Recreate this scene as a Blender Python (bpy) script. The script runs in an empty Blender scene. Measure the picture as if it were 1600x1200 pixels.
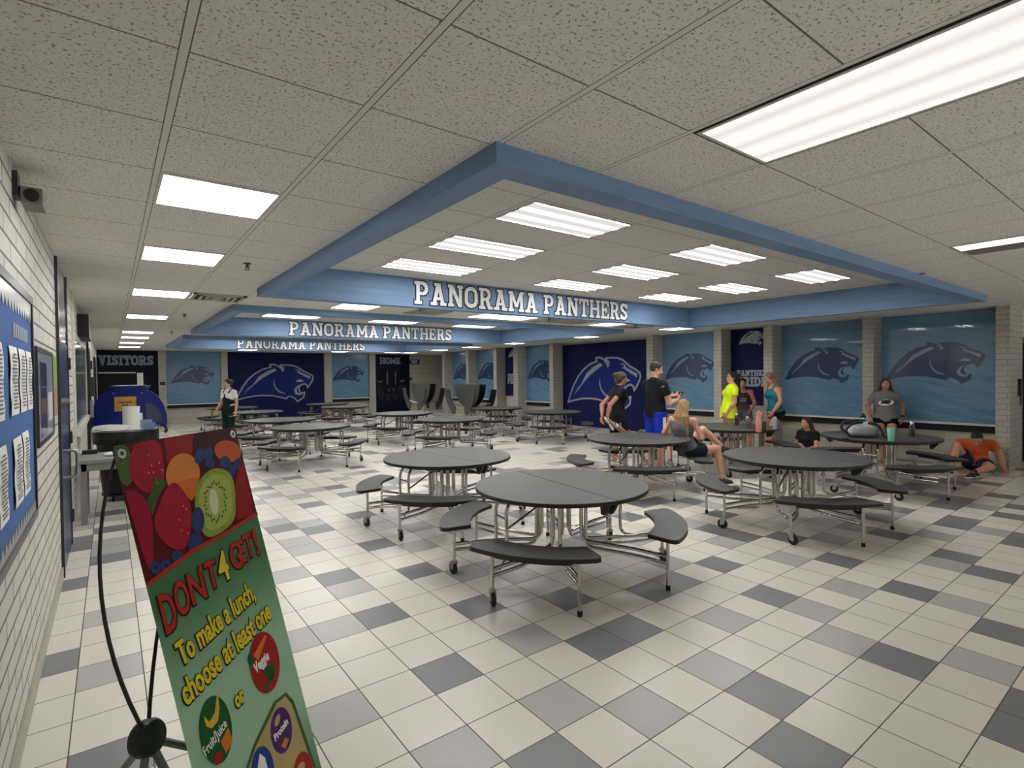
import bpy, bmesh, math, random
import numpy as np
from math import sin, cos, pi, radians, atan2, hypot
from mathutils import Vector, Matrix
from mathutils.geometry import tessellate_polygon

random.seed(7)
SC = bpy.context.scene
COL = SC.collection

# ------------------------------------------------------------------ camera
F_PX, YAW, PITCH, ROLL, CAM_H = 830.74, 0.6468, -0.017, -0.0116, 1.6845
CEIL = 2.7334      # main ceiling
COFFER = 3.04      # ceiling inside the blue framed bays
BEAM = 2.64        # underside of the blue frames
fwd = Vector((sin(YAW)*cos(PITCH), cos(YAW)*cos(PITCH), sin(PITCH)))
rgt = Vector((cos(YAW), -sin(YAW), 0))
up = rgt.cross(fwd)
r2 = rgt*cos(ROLL) + up*sin(ROLL)
u2 = -rgt*sin(ROLL) + up*cos(ROLL)
cam = bpy.data.cameras.new('camera')
cam.sensor_fit = 'HORIZONTAL'
cam.sensor_width = 36.0
cam.lens = 36.0*F_PX/1600.0
cam.clip_start = 0.05
camo = bpy.data.objects.new('camera', cam)
COL.objects.link(camo)
m3 = Matrix((r2, u2, -fwd)).transposed()
camo.matrix_world = Matrix.Translation((0, 0, CAM_H)) @ m3.to_4x4()
SC.camera = camo

# ------------------------------------------------------------------ view, world
SC.view_settings.view_transform = 'Standard'
SC.view_settings.look = 'None'
SC.view_settings.gamma = 1
SC.view_settings.use_curve_mapping = False
SC.view_settings.exposure = 0.40
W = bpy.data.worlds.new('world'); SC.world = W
W.use_nodes = True
bg = W.node_tree.nodes['Background']
# added world fill through the open end, brighter from below to lift the ceiling
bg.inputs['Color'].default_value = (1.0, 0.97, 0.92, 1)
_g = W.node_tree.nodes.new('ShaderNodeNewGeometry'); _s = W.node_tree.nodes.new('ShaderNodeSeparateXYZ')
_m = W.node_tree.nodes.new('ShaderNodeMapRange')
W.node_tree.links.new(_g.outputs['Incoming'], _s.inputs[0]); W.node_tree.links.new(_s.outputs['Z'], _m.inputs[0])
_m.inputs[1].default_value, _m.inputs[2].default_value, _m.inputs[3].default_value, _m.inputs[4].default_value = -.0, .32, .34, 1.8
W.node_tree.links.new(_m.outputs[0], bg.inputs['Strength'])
# brightness of the lamps behind each kind of ceiling panel
LAMP_AISLE, LAMP_BAY, LAMP_EDGE, LAMP_NEAR, LAMP_FAR = 12.0, 9.5, 6.0, .82, 1.5

# ------------------------------------------------------------------ materials
def lin(c):
    f = lambda v: v/12.92 if v <= .04045 else ((v+.055)/1.055)**2.4
    return tuple(f(x/255.0) for x in c) + (1.0,)
MATS = {}
def mat(name, rgb, rough=.6, metal=0, spec=.5, noise=0, nscale=30, coat=0, alpha=None, bump=0, emit=None, es=1):
    if name in MATS: return MATS[name]
    m = bpy.data.materials.new(name); m.use_nodes = True
    nt = m.node_tree; b = nt.nodes['Principled BSDF']
    c = lin(rgb)
    b.inputs['Base Color'].default_value = c
    b.inputs['Roughness'].default_value = rough
    b.inputs['Metallic'].default_value = metal
    b.inputs['Specular IOR Level'].default_value = spec
    b.inputs['Coat Weight'].default_value = coat
    if alpha is not None:
        b.inputs['Alpha'].default_value = alpha
    if noise or bump:
        tc = nt.nodes.new('ShaderNodeTexCoord')
        nz = nt.nodes.new('ShaderNodeTexNoise'); nz.inputs['Scale'].default_value = nscale
        nz.inputs['Detail'].default_value = 4
        nt.links.new(tc.outputs['Object'], nz.inputs['Vector'])
        if noise:
            mx = nt.nodes.new('ShaderNodeMix'); mx.data_type = 'RGBA'
            nt.links.new(nz.outputs['Fac'], mx.inputs['Factor'])
            mx.inputs[6].default_value = tuple(min(1, v*(1-noise)) for v in c[:3])+(1,)
            mx.inputs[7].default_value = tuple(min(1, v*(1+noise)) for v in c[:3])+(1,)
            nt.links.new(mx.outputs[2], b.inputs['Base Color'])
        if bump:
            bp = nt.nodes.new('ShaderNodeBump'); bp.inputs['Strength'].default_value = bump
            bp.inputs['Distance'].default_value = .01
            nt.links.new(nz.outputs['Fac'], bp.inputs['Height'])
            nt.links.new(bp.outputs['Normal'], b.inputs['Normal'])
    if emit is not None:
        b.inputs['Emission Color'].default_value = lin(emit)
        b.inputs['Emission Strength'].default_value = es
    MATS[name] = m
    return m

class NT:
    """small helper for writing node graphs"""
    def __init__(s, name, rough=.6, spec=.5):
        s.m = bpy.data.materials.new(name); s.m.use_nodes = True
        s.nt = s.m.node_tree; s.b = s.nt.nodes['Principled BSDF']
        s.b.inputs['Roughness'].default_value = rough
        s.b.inputs['Specular IOR Level'].default_value = spec
        g = s.nt.nodes.new('ShaderNodeNewGeometry'); s.pos = g.outputs['Position']
        sx = s.nt.nodes.new('ShaderNodeSeparateXYZ'); s.nt.links.new(s.pos, sx.inputs[0])
        s.x, s.y, s.z = sx.outputs
        MATS[name] = s.m
    def put(s, sock, v):
        if hasattr(v, 'node'): s.nt.links.new(v, sock)
        else: sock.default_value = v
    def math(s, op, a, b=0.0, c=0.0):
        n = s.nt.nodes.new('ShaderNodeMath'); n.operation = op
        s.put(n.inputs[0], a); s.put(n.inputs[1], b); s.put(n.inputs[2], c)
        return n.outputs[0]
    def vec(s, x, y, z=0.0):
        n = s.nt.nodes.new('ShaderNodeCombineXYZ')
        s.put(n.inputs[0], x); s.put(n.inputs[1], y); s.put(n.inputs[2], z)
        return n.outputs[0]
    def noise(s, v, scale, detail=3, rough=.5):
        n = s.nt.nodes.new('ShaderNodeTexNoise'); n.inputs['Scale'].default_value = scale
        n.inputs['Detail'].default_value = detail; n.inputs['Roughness'].default_value = rough
        s.nt.links.new(v, n.inputs['Vector']); return n.outputs['Fac']
    def mix(s, f, a, b):
        n = s.nt.nodes.new('ShaderNodeMix'); n.data_type = 'RGBA'
        s.put(n.inputs['Factor'], f); s.put(n.inputs[6], a); s.put(n.inputs[7], b)
        return n.outputs[2]
    def ramp(s, f, lo, hi):
        n = s.nt.nodes.new('ShaderNodeMapRange'); s.put(n.inputs[0], f)
        n.inputs[1].default_value = lo; n.inputs[2].default_value = hi
        n.clamp = True; return n.outputs[0]
    def line(s, co, off, step, half):
        """1 inside grid lines of a coordinate, else 0"""
        t = s.math('SUBTRACT', co, off)
        t = s.math('DIVIDE', t, step)
        t = s.math('ADD', t, .5)
        t = s.math('FRACT', t)
        t = s.math('SUBTRACT', t, .5)
        t = s.math('ABSOLUTE', t)
        t = s.math('MULTIPLY', t, step)
        return s.math('LESS_THAN', t, half)
    def color(s, v): s.put(s.b.inputs['Base Color'], v)
    def bump(s, h, st=.3, d=.01):
        n = s.nt.nodes.new('ShaderNodeBump'); n.inputs['Strength'].default_value = st
        n.inputs['Distance'].default_value = d
        s.nt.links.new(h, n.inputs['Height']); s.nt.links.new(n.outputs['Normal'], s.b.inputs['Normal'])

# acoustic ceiling tiles: wide runners one way, fine joints the other way
def ceiling_mat(name, x0, xs, y0, ys, half_x, half_y, scale=1.0):
    t = NT(name, .9, .2)
    base = lin((232, 230, 224)); dark = lin((120, 116, 105))
    v = t.vec(t.math('MULTIPLY', t.x, 1.0), t.math('MULTIPLY', t.y, 1.0))
    n1 = t.noise(v, 78*scale, 4, .62)
    hole = t.ramp(n1, .425, .385)
    n2 = t.noise(v, 16, 3, .6)
    c = t.mix(t.ramp(n2, .3, .7), lin((224, 222, 215)), base)
    c = t.mix(t.math('MULTIPLY', hole, .85), c, dark)
    ly = t.line(t.y, y0, ys, half_y)
    c = t.mix(ly, c, lin((120, 116, 104)))
    lx = t.line(t.x, x0, xs, half_x)
    lx2 = t.line(t.x, x0, xs, half_x+.004)
    c = t.mix(lx2, c, lin((110, 108, 98)))
    c = t.mix(lx, c, lin((222, 221, 214)))
    t.color(c)
    t.bump(t.math('SUBTRACT', 1.0, hole), .35, .006)
    return t.m
M_CEIL = ceiling_mat('ceiling_tile', .2082, .6096, 1.9943, .6096, .0125, .0035)
M_COFFER = ceiling_mat('bay_ceiling_tile', 2.62, 1.2192, 3.16, .6096, .008, .004, 1.2)

# floor tiles: one material for each tile colour, with grout joints
FX0, FY0, FS = 1.0355, 2.1678, .3048
def tile_mat(name, rgb, var):
    t = NT(name, .34, .45)
    n = t.noise(t.pos, 2.2, 3)
    nf = t.noise(t.pos, 90, 2)
    wn = t.nt.nodes.new('ShaderNodeTexWhiteNoise'); wn.noise_dimensions = '2D'
    ix = t.math('FLOOR', t.math('DIVIDE', t.math('SUBTRACT', t.x, FX0), FS))
    iy = t.math('FLOOR', t.math('DIVIDE', t.math('SUBTRACT', t.y, FY0), FS))
    t.nt.links.new(t.vec(ix, iy), wn.inputs['Vector'])
    a = lin(tuple(max(0, v-var) for v in rgb)); b = lin(tuple(min(255, v+var) for v in rgb))
    f = t.math('ADD', t.math('MULTIPLY', n, .5), t.math('MULTIPLY', wn.outputs['Value'], .5))
    c = t.mix(f, a, b)
    c = t.mix(t.math('MULTIPLY', t.ramp(nf, .62, .75), .12), c, lin((110, 105, 95)))
    g = t.math('MAXIMUM', t.line(t.x, FX0, FS, .0028), t.line(t.y, FY0, FS, .0028))
    c = t.mix(g, c, lin((92, 84, 78)))
    t.color(c)
    t.put(t.b.inputs['Roughness'], t.math('ADD', .30, t.math('MULTIPLY', g, .5)))
    t.bump(t.math('SUBTRACT', 1.0, g), .25, .002)
    return t.m
M_TILE = [tile_mat('cream_floor_tile', (219, 213, 200), 6), tile_mat('light_grey_floor_tile', (174, 174, 168), 6),
          tile_mat('dark_grey_floor_tile', (122, 124, 128), 6)]

def brick_mat(name, c1, c2, mortar, bw=.405, rh=.1016, ms=.006):
    t = NT(name, .55, .4)
    bt = t.nt.nodes.new('ShaderNodeTexBrick')
    bt.inputs['Scale'].default_value = 1.0
    bt.inputs['Brick Width'].default_value = bw
    bt.inputs['Row Height'].default_value = rh
    bt.inputs['Mortar Size'].default_value = ms
    bt.inputs['Mortar Smooth'].default_value = .3
    bt.inputs['Color1'].default_value = lin(c1); bt.inputs['Color2'].default_value = lin(c2)
    bt.inputs['Mortar'].default_value = lin(mortar)
    t.nt.links.new(t.vec(t.math('ADD', t.x, t.y), t.z), bt.inputs['Vector'])
    n = t.noise(t.pos, 45, 4)
    c = t.mix(t.math('MULTIPLY', t.ramp(n, .45, .7), .12), bt.outputs['Color'], lin((150, 146, 134)))
    t.color(c)
    h = t.math('ADD', t.math('SUBTRACT', 1.0, bt.outputs['Fac']), t.math('MULTIPLY', n, .25))
    t.bump(h, .6, .008)
    return t.m
M_BRICK = brick_mat('white_painted_brick', (208, 206, 196), (200, 198, 188), (96, 93, 86), .405, .1016, .008)
M_COL = brick_mat('painted_brick_column', (180, 177, 168), (174, 171, 162), (134, 130, 121), .30, .0925, .005)
M_BLOCK = brick_mat('grey_painted_block', (186, 181, 165), (180, 175, 160), (150, 146, 133), .405, .203, .005)

def blue_mat(name, a, b, rough):
    t = NT(name, rough, .4)
    v = t.vec(t.math('MULTIPLY', t.math('ADD', t.x, t.y), .6), t.math('MULTIPLY', t.z, 6.0))
    n = t.noise(v, 2.5, 4)
    t.color(t.mix(t.ramp(n, .3, .7), lin(a), lin(b)))
    return t.m
M_SOFFIT = blue_mat('painted_blue_soffit', (104, 132, 166), (114, 144, 180), .55)
def film_mat(name, a, b, c3):
    """printed window film: pale blue with slanting brush streaks under glass"""
    t = NT(name, .22, .5)
    s = t.math('ADD', t.x, t.y)
    v = t.vec(t.math('MULTIPLY', s, .7), t.math('SUBTRACT', t.math('MULTIPLY', t.z, 5.0), t.math('MULTIPLY', s, 1.1)))
    n = t.noise(v, 2.2, 5, .6)
    c = t.mix(t.ramp(n, .3, .7), lin(a), lin(b))
    n2 = t.noise(v, 9.0, 3)
    c = t.mix(t.math('MULTIPLY', t.ramp(n2, .55, .8), .5), c, lin(c3))
    t.color(c)
    t.b.inputs['Coat Weight'].default_value = .6
    t.b.inputs['Coat Roughness'].default_value = .03
    return t.m
M_FILM = film_mat('light_blue_window_film', (88, 126, 158), (108, 148, 180), (142, 172, 196))
M_NAVY = mat('navy_mural_paint', (12, 20, 70), .6, spec=.2, noise=.15, nscale=3)
M_NAVY_FILL = mat('navy_emblem_blue', (20, 38, 108), .6, spec=.2)
M_EMB = mat('emblem_navy_print', (38, 58, 100), .25, coat=.9)
M_EMBL = mat('emblem_light_print', (118, 150, 180), .25, coat=.9)
M_SILVER = mat('silver_grey_paint', (152, 158, 166), .5)
M_WHITEP = mat('white_letter_paint', (242, 242, 240), .5)
M_OUTL = mat('dark_letter_outline', (30, 36, 58), .5)
M_CHROME = mat('chrome_tube', (196, 192, 184), .16, 1.0)
M_STEEL = mat('brushed_steel', (160, 160, 158), .35, 1.0)
M_LAM = mat('grey_laminate', (70, 70, 69), .46, spec=.38, noise=.10, nscale=160)
M_BLACK = mat('black_plastic', (18, 18, 19), .45)
M_RUBBER = mat('black_rubber', (20, 20, 21), .7)
M_WHITE = mat('white_paper', (236, 235, 230), .7)
M_FRAMEW = mat('cream_metal_frame', (206, 203, 190), .5)
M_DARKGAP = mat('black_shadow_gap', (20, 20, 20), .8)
M_SILL = mat('white_sill', (214, 213, 206), .5)
M_GLASSD = mat('dark_reflective_glass', (30, 36, 44), .06, spec=.8)
M_STEELG = mat('grey_glass', (104, 112, 118), .12, spec=.7)
M_DOORB = mat('blue_door_paint', (26, 36, 86), .3, spec=.5)
M_ALU = mat('dark_aluminium', (60, 62, 68), .35, .6)

# ------------------------------------------------------------------ mesh tools
class MB:
    def __init__(s): s.bm = bmesh.new(); s.mi = 0
    def face(s, pts, mi=None):
        f = s.bm.faces.new([s.bm.verts.new(p) for p in pts]); f.material_index = s.mi if mi is None else mi; return s
    def box(s, lo, hi, mtx=None):
        x0, y0, z0 = lo; x1, y1, z1 = hi
        P = [Vector(p) for p in ((x0,y0,z0),(x1,y0,z0),(x1,y1,z0),(x0,y1,z0),(x0,y0,z1),(x1,y0,z1),(x1,y1,z1),(x0,y1,z1))]
        if mtx: P = [mtx @ p for p in P]
        v = [s.bm.verts.new(p) for p in P]
        for q in ((3,2,1,0),(4,5,6,7),(0,1,5,4),(1,2,6,5),(2,3,7,6),(3,0,4,7)):
            s.bm.faces.new([v[i] for i in q]).material_index = s.mi
        return s
    def ring(s, c, ax, r, n, e1=None):
        ax = Vector(ax).normalized()
        a = Vector(e1) if e1 is not None else (Vector((0,0,1)) if abs(ax.z) < .9 else Vector((1,0,0)))
        a = (a - ax*a.dot(ax)).normalized(); b = ax.cross(a)
        return [s.bm.verts.new(Vector(c) + (a*cos(2*pi*i/n) + b*sin(2*pi*i/n))*r) for i in range(n)]
    def skin(s, rings, cap=True):
        n = len(rings[0])
        for A, B in zip(rings, rings[1:]):
            for i in range(n):
                s.bm.faces.new((A[i], A[(i+1) % n], B[(i+1) % n], B[i])).material_index = s.mi
        if cap:
            s.bm.faces.new(rings[0][::-1]).material_index = s.mi
            s.bm.faces.new(rings[-1]).material_index = s.mi
        return s
    def cyl(s, p0, p1, r0, r1=None, n=12):
        d = Vector(p1)-Vector(p0); r1 = r0 if r1 is None else r1
        return s.skin([s.ring(p0, d, r0, n), s.ring(p1, d, r1, n)])
    def lathe(s, c, prof, n=20, ax=(0,0,1)):
        ax = Vector(ax).normalized()
        return s.skin([s.ring(Vector(c)+ax*z, ax, max(r, .0005), n) for r, z in prof])
    def tube(s, pts, r, n=8, bend=.0, seg=4):
        P = [Vector(p) for p in pts]
        if bend:
            Q = [P[0]]
            for i in range(1, len(P)-1):
                a, b, c = P[i-1], P[i], P[i+1]
                d0 = (a-b); d1 = (c-b)
                l = min(bend, d0.length*.48, d1.length*.48)
                p0 = b + d0.normalized()*l; p1 = b + d1.normalized()*l
                for k in range(seg+1):
                    t = k/seg
                    Q.append(p0*(1-t)**2 + b*2*t*(1-t) + p1*t*t)
            Q.append(P[-1]); P = Q
        rings = []; e = None
        for i, p in enumerate(P):
            d = (P[min(i+1, len(P)-1)] - P[max(i-1, 0)]).normalized()
            if e is None:
                e = Vector((0,0,1)) if abs(d.z) < .9 else Vector((1,0,0))
            e = (e - d*e.dot(d)).normalized()
            rr = r[i] if isinstance(r, (list, tuple)) else r
            rings.append(s.ring(p, d, rr, n, e))
        return s.skin(rings)
    def ball(s, c, rad, n=12, m=8, mtx=None):
        c = Vector(c); rings = []
        rx, ry, rz = (rad,)*3 if not isinstance(rad, (tuple, list)) else rad
        for j in range(1, m):
            t = pi*j/m; R = []
            for i in range(n):
                a = 2*pi*i/n; v = Vector((rx*sin(t)*cos(a), ry*sin(t)*sin(a), -rz*cos(t)))
                if mtx: v = mtx @ v
                R.append(s.bm.verts.new(c+v))
            rings.append(R)
        return s.skin(rings)
    def poly(s, pts, O, ex, ey, t0, t1, smooth=False):
        """prism of a simple polygon: 2D pts in frame (O, ex, ey), extruded along ex x ey from t0 to t1"""
        ex = Vector(ex); ey = Vector(ey); nz = ex.cross(ey).normalized(); O = Vector(O)
        pts = [p for i, p in enumerate(pts) if hypot(p[0]-pts[i-1][0], p[1]-pts[i-1][1]) > 1e-6]
        ar = sum(pts[i-1][0]*pts[i][1]-pts[i][0]*pts[i-1][1] for i in range(len(pts)))
        if ar < 0: pts = pts[::-1]
        A = [s.bm.verts.new(O+ex*x+ey*y+nz*t0) for x, y in pts]
        B = [s.bm.verts.new(O+ex*x+ey*y+nz*t1) for x, y in pts]
        n = len(pts)
        for i in range(n):
            s.bm.faces.new((A[i], A[(i+1) % n], B[(i+1) % n], B[i])).material_index = s.mi
        for tri in tessellate_polygon([[Vector((x, y, 0)) for x, y in pts]]):
            a, b, c = tri
            cr = (pts[b][0]-pts[a][0])*(pts[c][1]-pts[a][1])-(pts[b][1]-pts[a][1])*(pts[c][0]-pts[a][0])
            if cr < 0: b, c = c, b
            try:
                s.bm.faces.new((B[a], B[b], B[c])).material_index = s.mi
                s.bm.faces.new((A[c], A[b], A[a])).material_index = s.mi
            except ValueError: pass
        return s
    def build(s, name, mats, parent=None, smooth=False, loc=None):
        me = bpy.data.meshes.new(name)
        if smooth:
            for f in s.bm.faces: f.smooth = True
        bmesh.ops.recalc_face_normals(s.bm, faces=s.bm.faces[:])
        s.bm.to_mesh(me); s.bm.free()
        for m in (mats if isinstance(mats, (list, tuple)) else [mats]): me.materials.append(m)
        if smooth:
            try: me.set_sharp_from_angle(angle=radians(38))
            except Exception: pass
        o = bpy.data.objects.new(name, me); COL.objects.link(o)
        if parent: o.parent = parent
        if loc: o.location = loc
        return o
def tag(o, label=None, cat=None, group=None, kind=None):
    if label: o['label'] = label
    if cat: o['category'] = cat
    if group: o['group'] = group
    if kind: o['kind'] = kind
    return o
def thing(name, label, cat, loc=(0,0,0), rz=0, group=None):
    o = bpy.data.objects.new(name, None); o.empty_display_size = .1
    COL.objects.link(o); o.location = loc; o.rotation_euler = (0, 0, rz)
    return tag(o, label, cat, group)
def dup(root, loc, rz=0):
    r = root.copy(); COL.objects.link(r); r.location = loc; r.rotation_euler = (0, 0, rz)
    for ch in list(root.children):
        c = ch.copy(); COL.objects.link(c); c.parent = r
        for g in ch.children:
            d = g.copy(); COL.objects.link(d); d.parent = c
    return r
def text_mesh(name, body, size, m, O, ex, ey, parent, bold=0.0, depth=.001, off=0.0, align='CENTER', sx=1.0, shear=0.0):
    """text laid in the plane (O, ex, ey) as a thin mesh, built in font then converted"""
    cu = bpy.data.curves.new(name, 'FONT'); cu.body = body; cu.size = size
    cu.align_x = align; cu.align_y = 'BOTTOM_BASELINE'; cu.offset = bold; cu.extrude = depth; cu.resolution_u = 3
    cu.shear = shear
    to = bpy.data.objects.new(name+'_font', cu); COL.objects.link(to)
    dg = bpy.context.evaluated_depsgraph_get()
    me = bpy.data.meshes.new_from_object(to.evaluated_get(dg))
    bpy.data.objects.remove(to); bpy.data.curves.remove(cu)
    ex = Vector(ex); ey = Vector(ey); nz = ex.cross(ey).normalized(); O = Vector(O)
    for v in me.vertices:
        p = v.co.copy(); v.co = O + ex*(p.x*sx) + ey*p.y + nz*(p.z+off)
    me.materials.clear(); me.materials.append(m)
    o = bpy.data.objects.new(name, me); COL.objects.link(o)
    if parent: o.parent = parent
    return o

# ------------------------------------------------------------------ slab capitals
def R_(x0, y0, x1, y1): return [(x0,y0),(x1,y0),(x1,y1),(x0,y1)]
def arc(cx, cy, rx, ry, a0, a1, t, n=5):
    out = []
    for i in range(n):
        a = radians(a0+(a1-a0)*i/n); b = radians(a0+(a1-a0)*(i+1)/n)
        out.append([(cx+rx*cos(a), cy+ry*sin(a)), (cx+rx*cos(b), cy+ry*sin(b)),
                    (cx+(rx-t)*cos(b), cy+(ry-t)*sin(b)), (cx+(rx-t)*cos(a), cy+(ry-t)*sin(a))])
    return out
T_ = .19
def P_(): return [R_(.1,0,.1+T_,1), R_(0,0,.4,.14), R_(0,.86,.3,1), R_(.2,.86,.5,1), R_(.2,.40,.5,.54)] + arc(.48,.70,.28,.30,90,-90,T_,6)
GL = {
 'P': (.78, P_()),
 'R': (.86, P_() + [[(.40,.45),(.60,.50),(.80,0),(.58,0)], R_(.56,0,.88,.14)]),
 'A': (.92, [[(.10,0),(.29,0),(.56,1),(.36,1)], [(.63,0),(.82,0),(.56,1),(.36,1)], R_(.24,.24,.68,.37), R_(0,0,.37,.14), R_(.55,0,.92,.14), R_(.22,.87,.6,1)]),
 'N': (.90, [R_(.08,0,.08+T_-.02,1), R_(.65,0,.82,1), [(.08,1),(.29,1),(.82,0),(.61,0)], R_(0,.86,.28,1), R_(0,0,.35,.14), R_(.55,.86,.90,1)]),
 'O': (.80, arc(.4,.68,.4,.32,0,180,T_,8) + arc(.4,.32,.4,.32,180,360,T_,8) + [R_(0,.32,T_,.68), R_(.8-T_,.32,.8,.68)]),
 'M': (1.08, [R_(.08,0,.26,1), R_(.82,0,1.0,1), [(.08,1),(.28,1),(.62,.22),(.46,.22)], [(.80,1),(1.0,1),(.62,.22),(.46,.22)], R_(0,0,.35,.14), R_(.73,0,1.08,.14), R_(0,.86,.28,1), R_(.80,.86,1.08,1)]),
 'T': (.80, [R_(.305,0,.495,1), R_(0,.85,.80,1), R_(0,.66,.13,1), R_(.67,.66,.80,1), R_(.2,0,.6,.14)]),
 'H': (.92, [R_(.08,0,.27,1), R_(.65,0,.84,1), R_(.2,.43,.7,.57), R_(0,0,.36,.14), R_(.56,0,.92,.14), R_(0,.86,.36,1), R_(.56,.86,.92,1)]),
 'E': (.76, [R_(.08,0,.27,1), R_(0,0,.74,.14), R_(0,.86,.72,1), R_(.2,.43,.5,.57), R_(.6,0,.74,.30), R_(.58,.70,.72,1), R_(.42,.34,.52,.66)]),
 'S': (.72, arc(.36,.72,.34,.28,0,270,T_,8) + arc(.36,.28,.34,.28,90,-180,T_,8) + [R_(.56,.68,.70,.96), R_(.02,.04,.16,.32)]),
 'V': (.90, [[(.10,1),(.30,1),(.55,0),(.36,0)], [(.62,1),(.81,1),(.55,0),(.36,0)], R_(0,.86,.38,1), R_(.54,.86,.90,1)]),
 'I': (.42, [R_(.115,0,.305,1), R_(0,0,.42,.14), R_(0,.86,.42,1)]),
 'D': (.84, [R_(.08,0,.27,1), R_(0,0,.42,.14), R_(0,.86,.42,1)] + arc(.40,.5,.42,.5,90,-90,T_,8)),
}
def grow(pl, d):
    ar = sum(pl[i-1][0]*pl[i][1]-pl[i][0]*pl[i-1][1] for i in range(len(pl)))
    if ar < 0: pl = pl[::-1]
    n = len(pl); out = []
    for i in range(n):
        p0, p1, p2 = Vector(pl[i-1]), Vector(pl[i]), Vector(pl[(i+1) % n])
        e0 = (p1-p0); e1 = (p2-p1)
        if e0.length < 1e-6 or e1.length < 1e-6: out.append(tuple(p1)); continue
        e0.normalize(); e1.normalize()
        n0 = Vector((e0.y, -e0.x)); n1 = Vector((e1.y, -e1.x))
        k = n0+n1
        l = k.length_squared
        k = k*(2*d/l) if l > .3 else (n0*d)
        if k.length > d*2: k = k.normalized()*d*2
        out.append((p1.x+k.x, p1.y+k.y))
    return out
def slab_text(word, O, ex, ey, width, h, parent, m, mo=None, od=.05, depth=.004, name='letter', fat=0.0):
    """one thin mesh for each letter; mo = outline material (its sub-part)"""
    gap = .10; x = 0.0; L = []
    for ch in word:
        if ch == ' ': x += .36; continue
        w, ps = GL[ch]; L.append((x, w, ps)); x += w+gap
    tot = x-gap; sx = width/tot
    for x0, w, ps in L:
        mb = MB()
        for i, pl in enumerate(ps): mb.poly(grow([((px+x0)*sx, py*h) for px, py in pl], fat*h), O, ex, ey, 0, depth+i*depth*.02)
        o = mb.build(name, m, parent)
        if mo:
            mb = MB()
            for i, pl in enumerate(ps): mb.poly(grow([((px+x0)*sx, py*h) for px, py in pl], od*h), O, ex, ey, 0, depth*(.5+i*.015))
            mb.build('outline', mo, o)

# ------------------------------------------------------------------ panther emblem, traced in units of 1/1200 of its width
EMB_OUT = [(0,0),(50,110),(110,220),(190,330),(290,420),(410,490),(525,520),(510,560),(570,568),(640,540),(690,512),(725,504),(665,545),(680,555),(770,557),(860,550),(940,525),(1010,475),(1050,445),(1140,405),(1190,370),(1200,330),(1180,280),(1140,210),(1105,170),(1095,220),(1050,238),(1000,220),(970,190),(960,150),(975,110),(1000,80),(1055,95),(1040,10),(940,-60),(890,0),(810,35),(780,20),(760,-5),(670,20),(550,50),(410,60),(270,55),(130,30)]
EMB_IN = [
 [(120,100),(180,180),(250,240),(340,370),(460,450),(580,500),(620,470),(510,410),(410,350),(330,290),(240,210),(170,150)],
 [(630,525),(740,480),(705,435),(680,485)],
 [(580,320),(575,260),(600,180),(660,120),(750,85),(730,78),(650,100),(590,160),(562,240),(568,290)],
 [(890,480),(940,485),(970,475),(1000,430),(1150,365),(1155,378),(1145,320),(1060,365),(960,420),(925,440),(970,445),(950,465)],
 [(910,272),(950,312),(1000,310),(1050,285),(1010,270)],
 [(980,225),(930,200),(890,150),(885,100),(920,55),(980,45),(1010,65),(1015,85),(970,75),(930,100),(925,140),(950,185)],
]
def stroke(mb, pts, w, O, ex, ey, t0, t1, closed=True):
    n = len(pts)
    for i in range(n if closed else n-1):
        a = Vector(pts[i]); b = Vector(pts[(i+1) % n]); d = b-a
        if d.length < 1e-6: continue
        d.normalize(); q = Vector((-d.y, d.x))*w*.5; a = a-d*w*.35; b = b+d*w*.35
        mb.poly([tuple(a-q), tuple(b-q), tuple(b+q), tuple(a+q)], O, ex, ey, t0, t1+(i % 3)*.0003)
def emblem(O, ex, ey, width, parent, style):
    s = width/1200.0
    out = [(x*s, y*s) for x, y in EMB_OUT]
    if style == 'painted':
        e = MB().poly(out, O, ex, ey, 0, .002).build('panther_emblem', M_NAVY_FILL, parent)
        mb = MB(); stroke(mb, out, 22*s, O, ex, ey, 0, .004); mb.build('outline', M_SILVER, e)
        for pl in EMB_IN: MB().poly([(x*s, y*s) for x, y in pl], O, ex, ey, 0, .004).build('highlight', M_SILVER, e)
    elif style == 'light':
        e = MB().poly(out, O, ex, ey, 0, .002).build('panther_emblem', M_SILVER, parent)
        for pl in EMB_IN: MB().poly([(x*s, y*s) for x, y in pl], O, ex, ey, 0, .004).build('highlight', M_NAVY, e)
    else:
        e = MB().poly(out, O, ex, ey, 0, .002).build('panther_emblem', M_EMB, parent)
        for pl in EMB_IN: MB().poly([(x*s, y*s) for x, y in pl], O, ex, ey, 0, .004).build('highlight', M_EMBL, e)
    return e

# ================================================================== THE ROOM
XL, XR, YB, XWIN = -.36, 11.74, 23.67, 12.17
YN, XE = -4.2, 16.0
def struct(o): o['kind'] = 'structure'; return o
def slab(name, lo, hi, m): return struct(MB().box(lo, hi).build(name, m))

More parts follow.
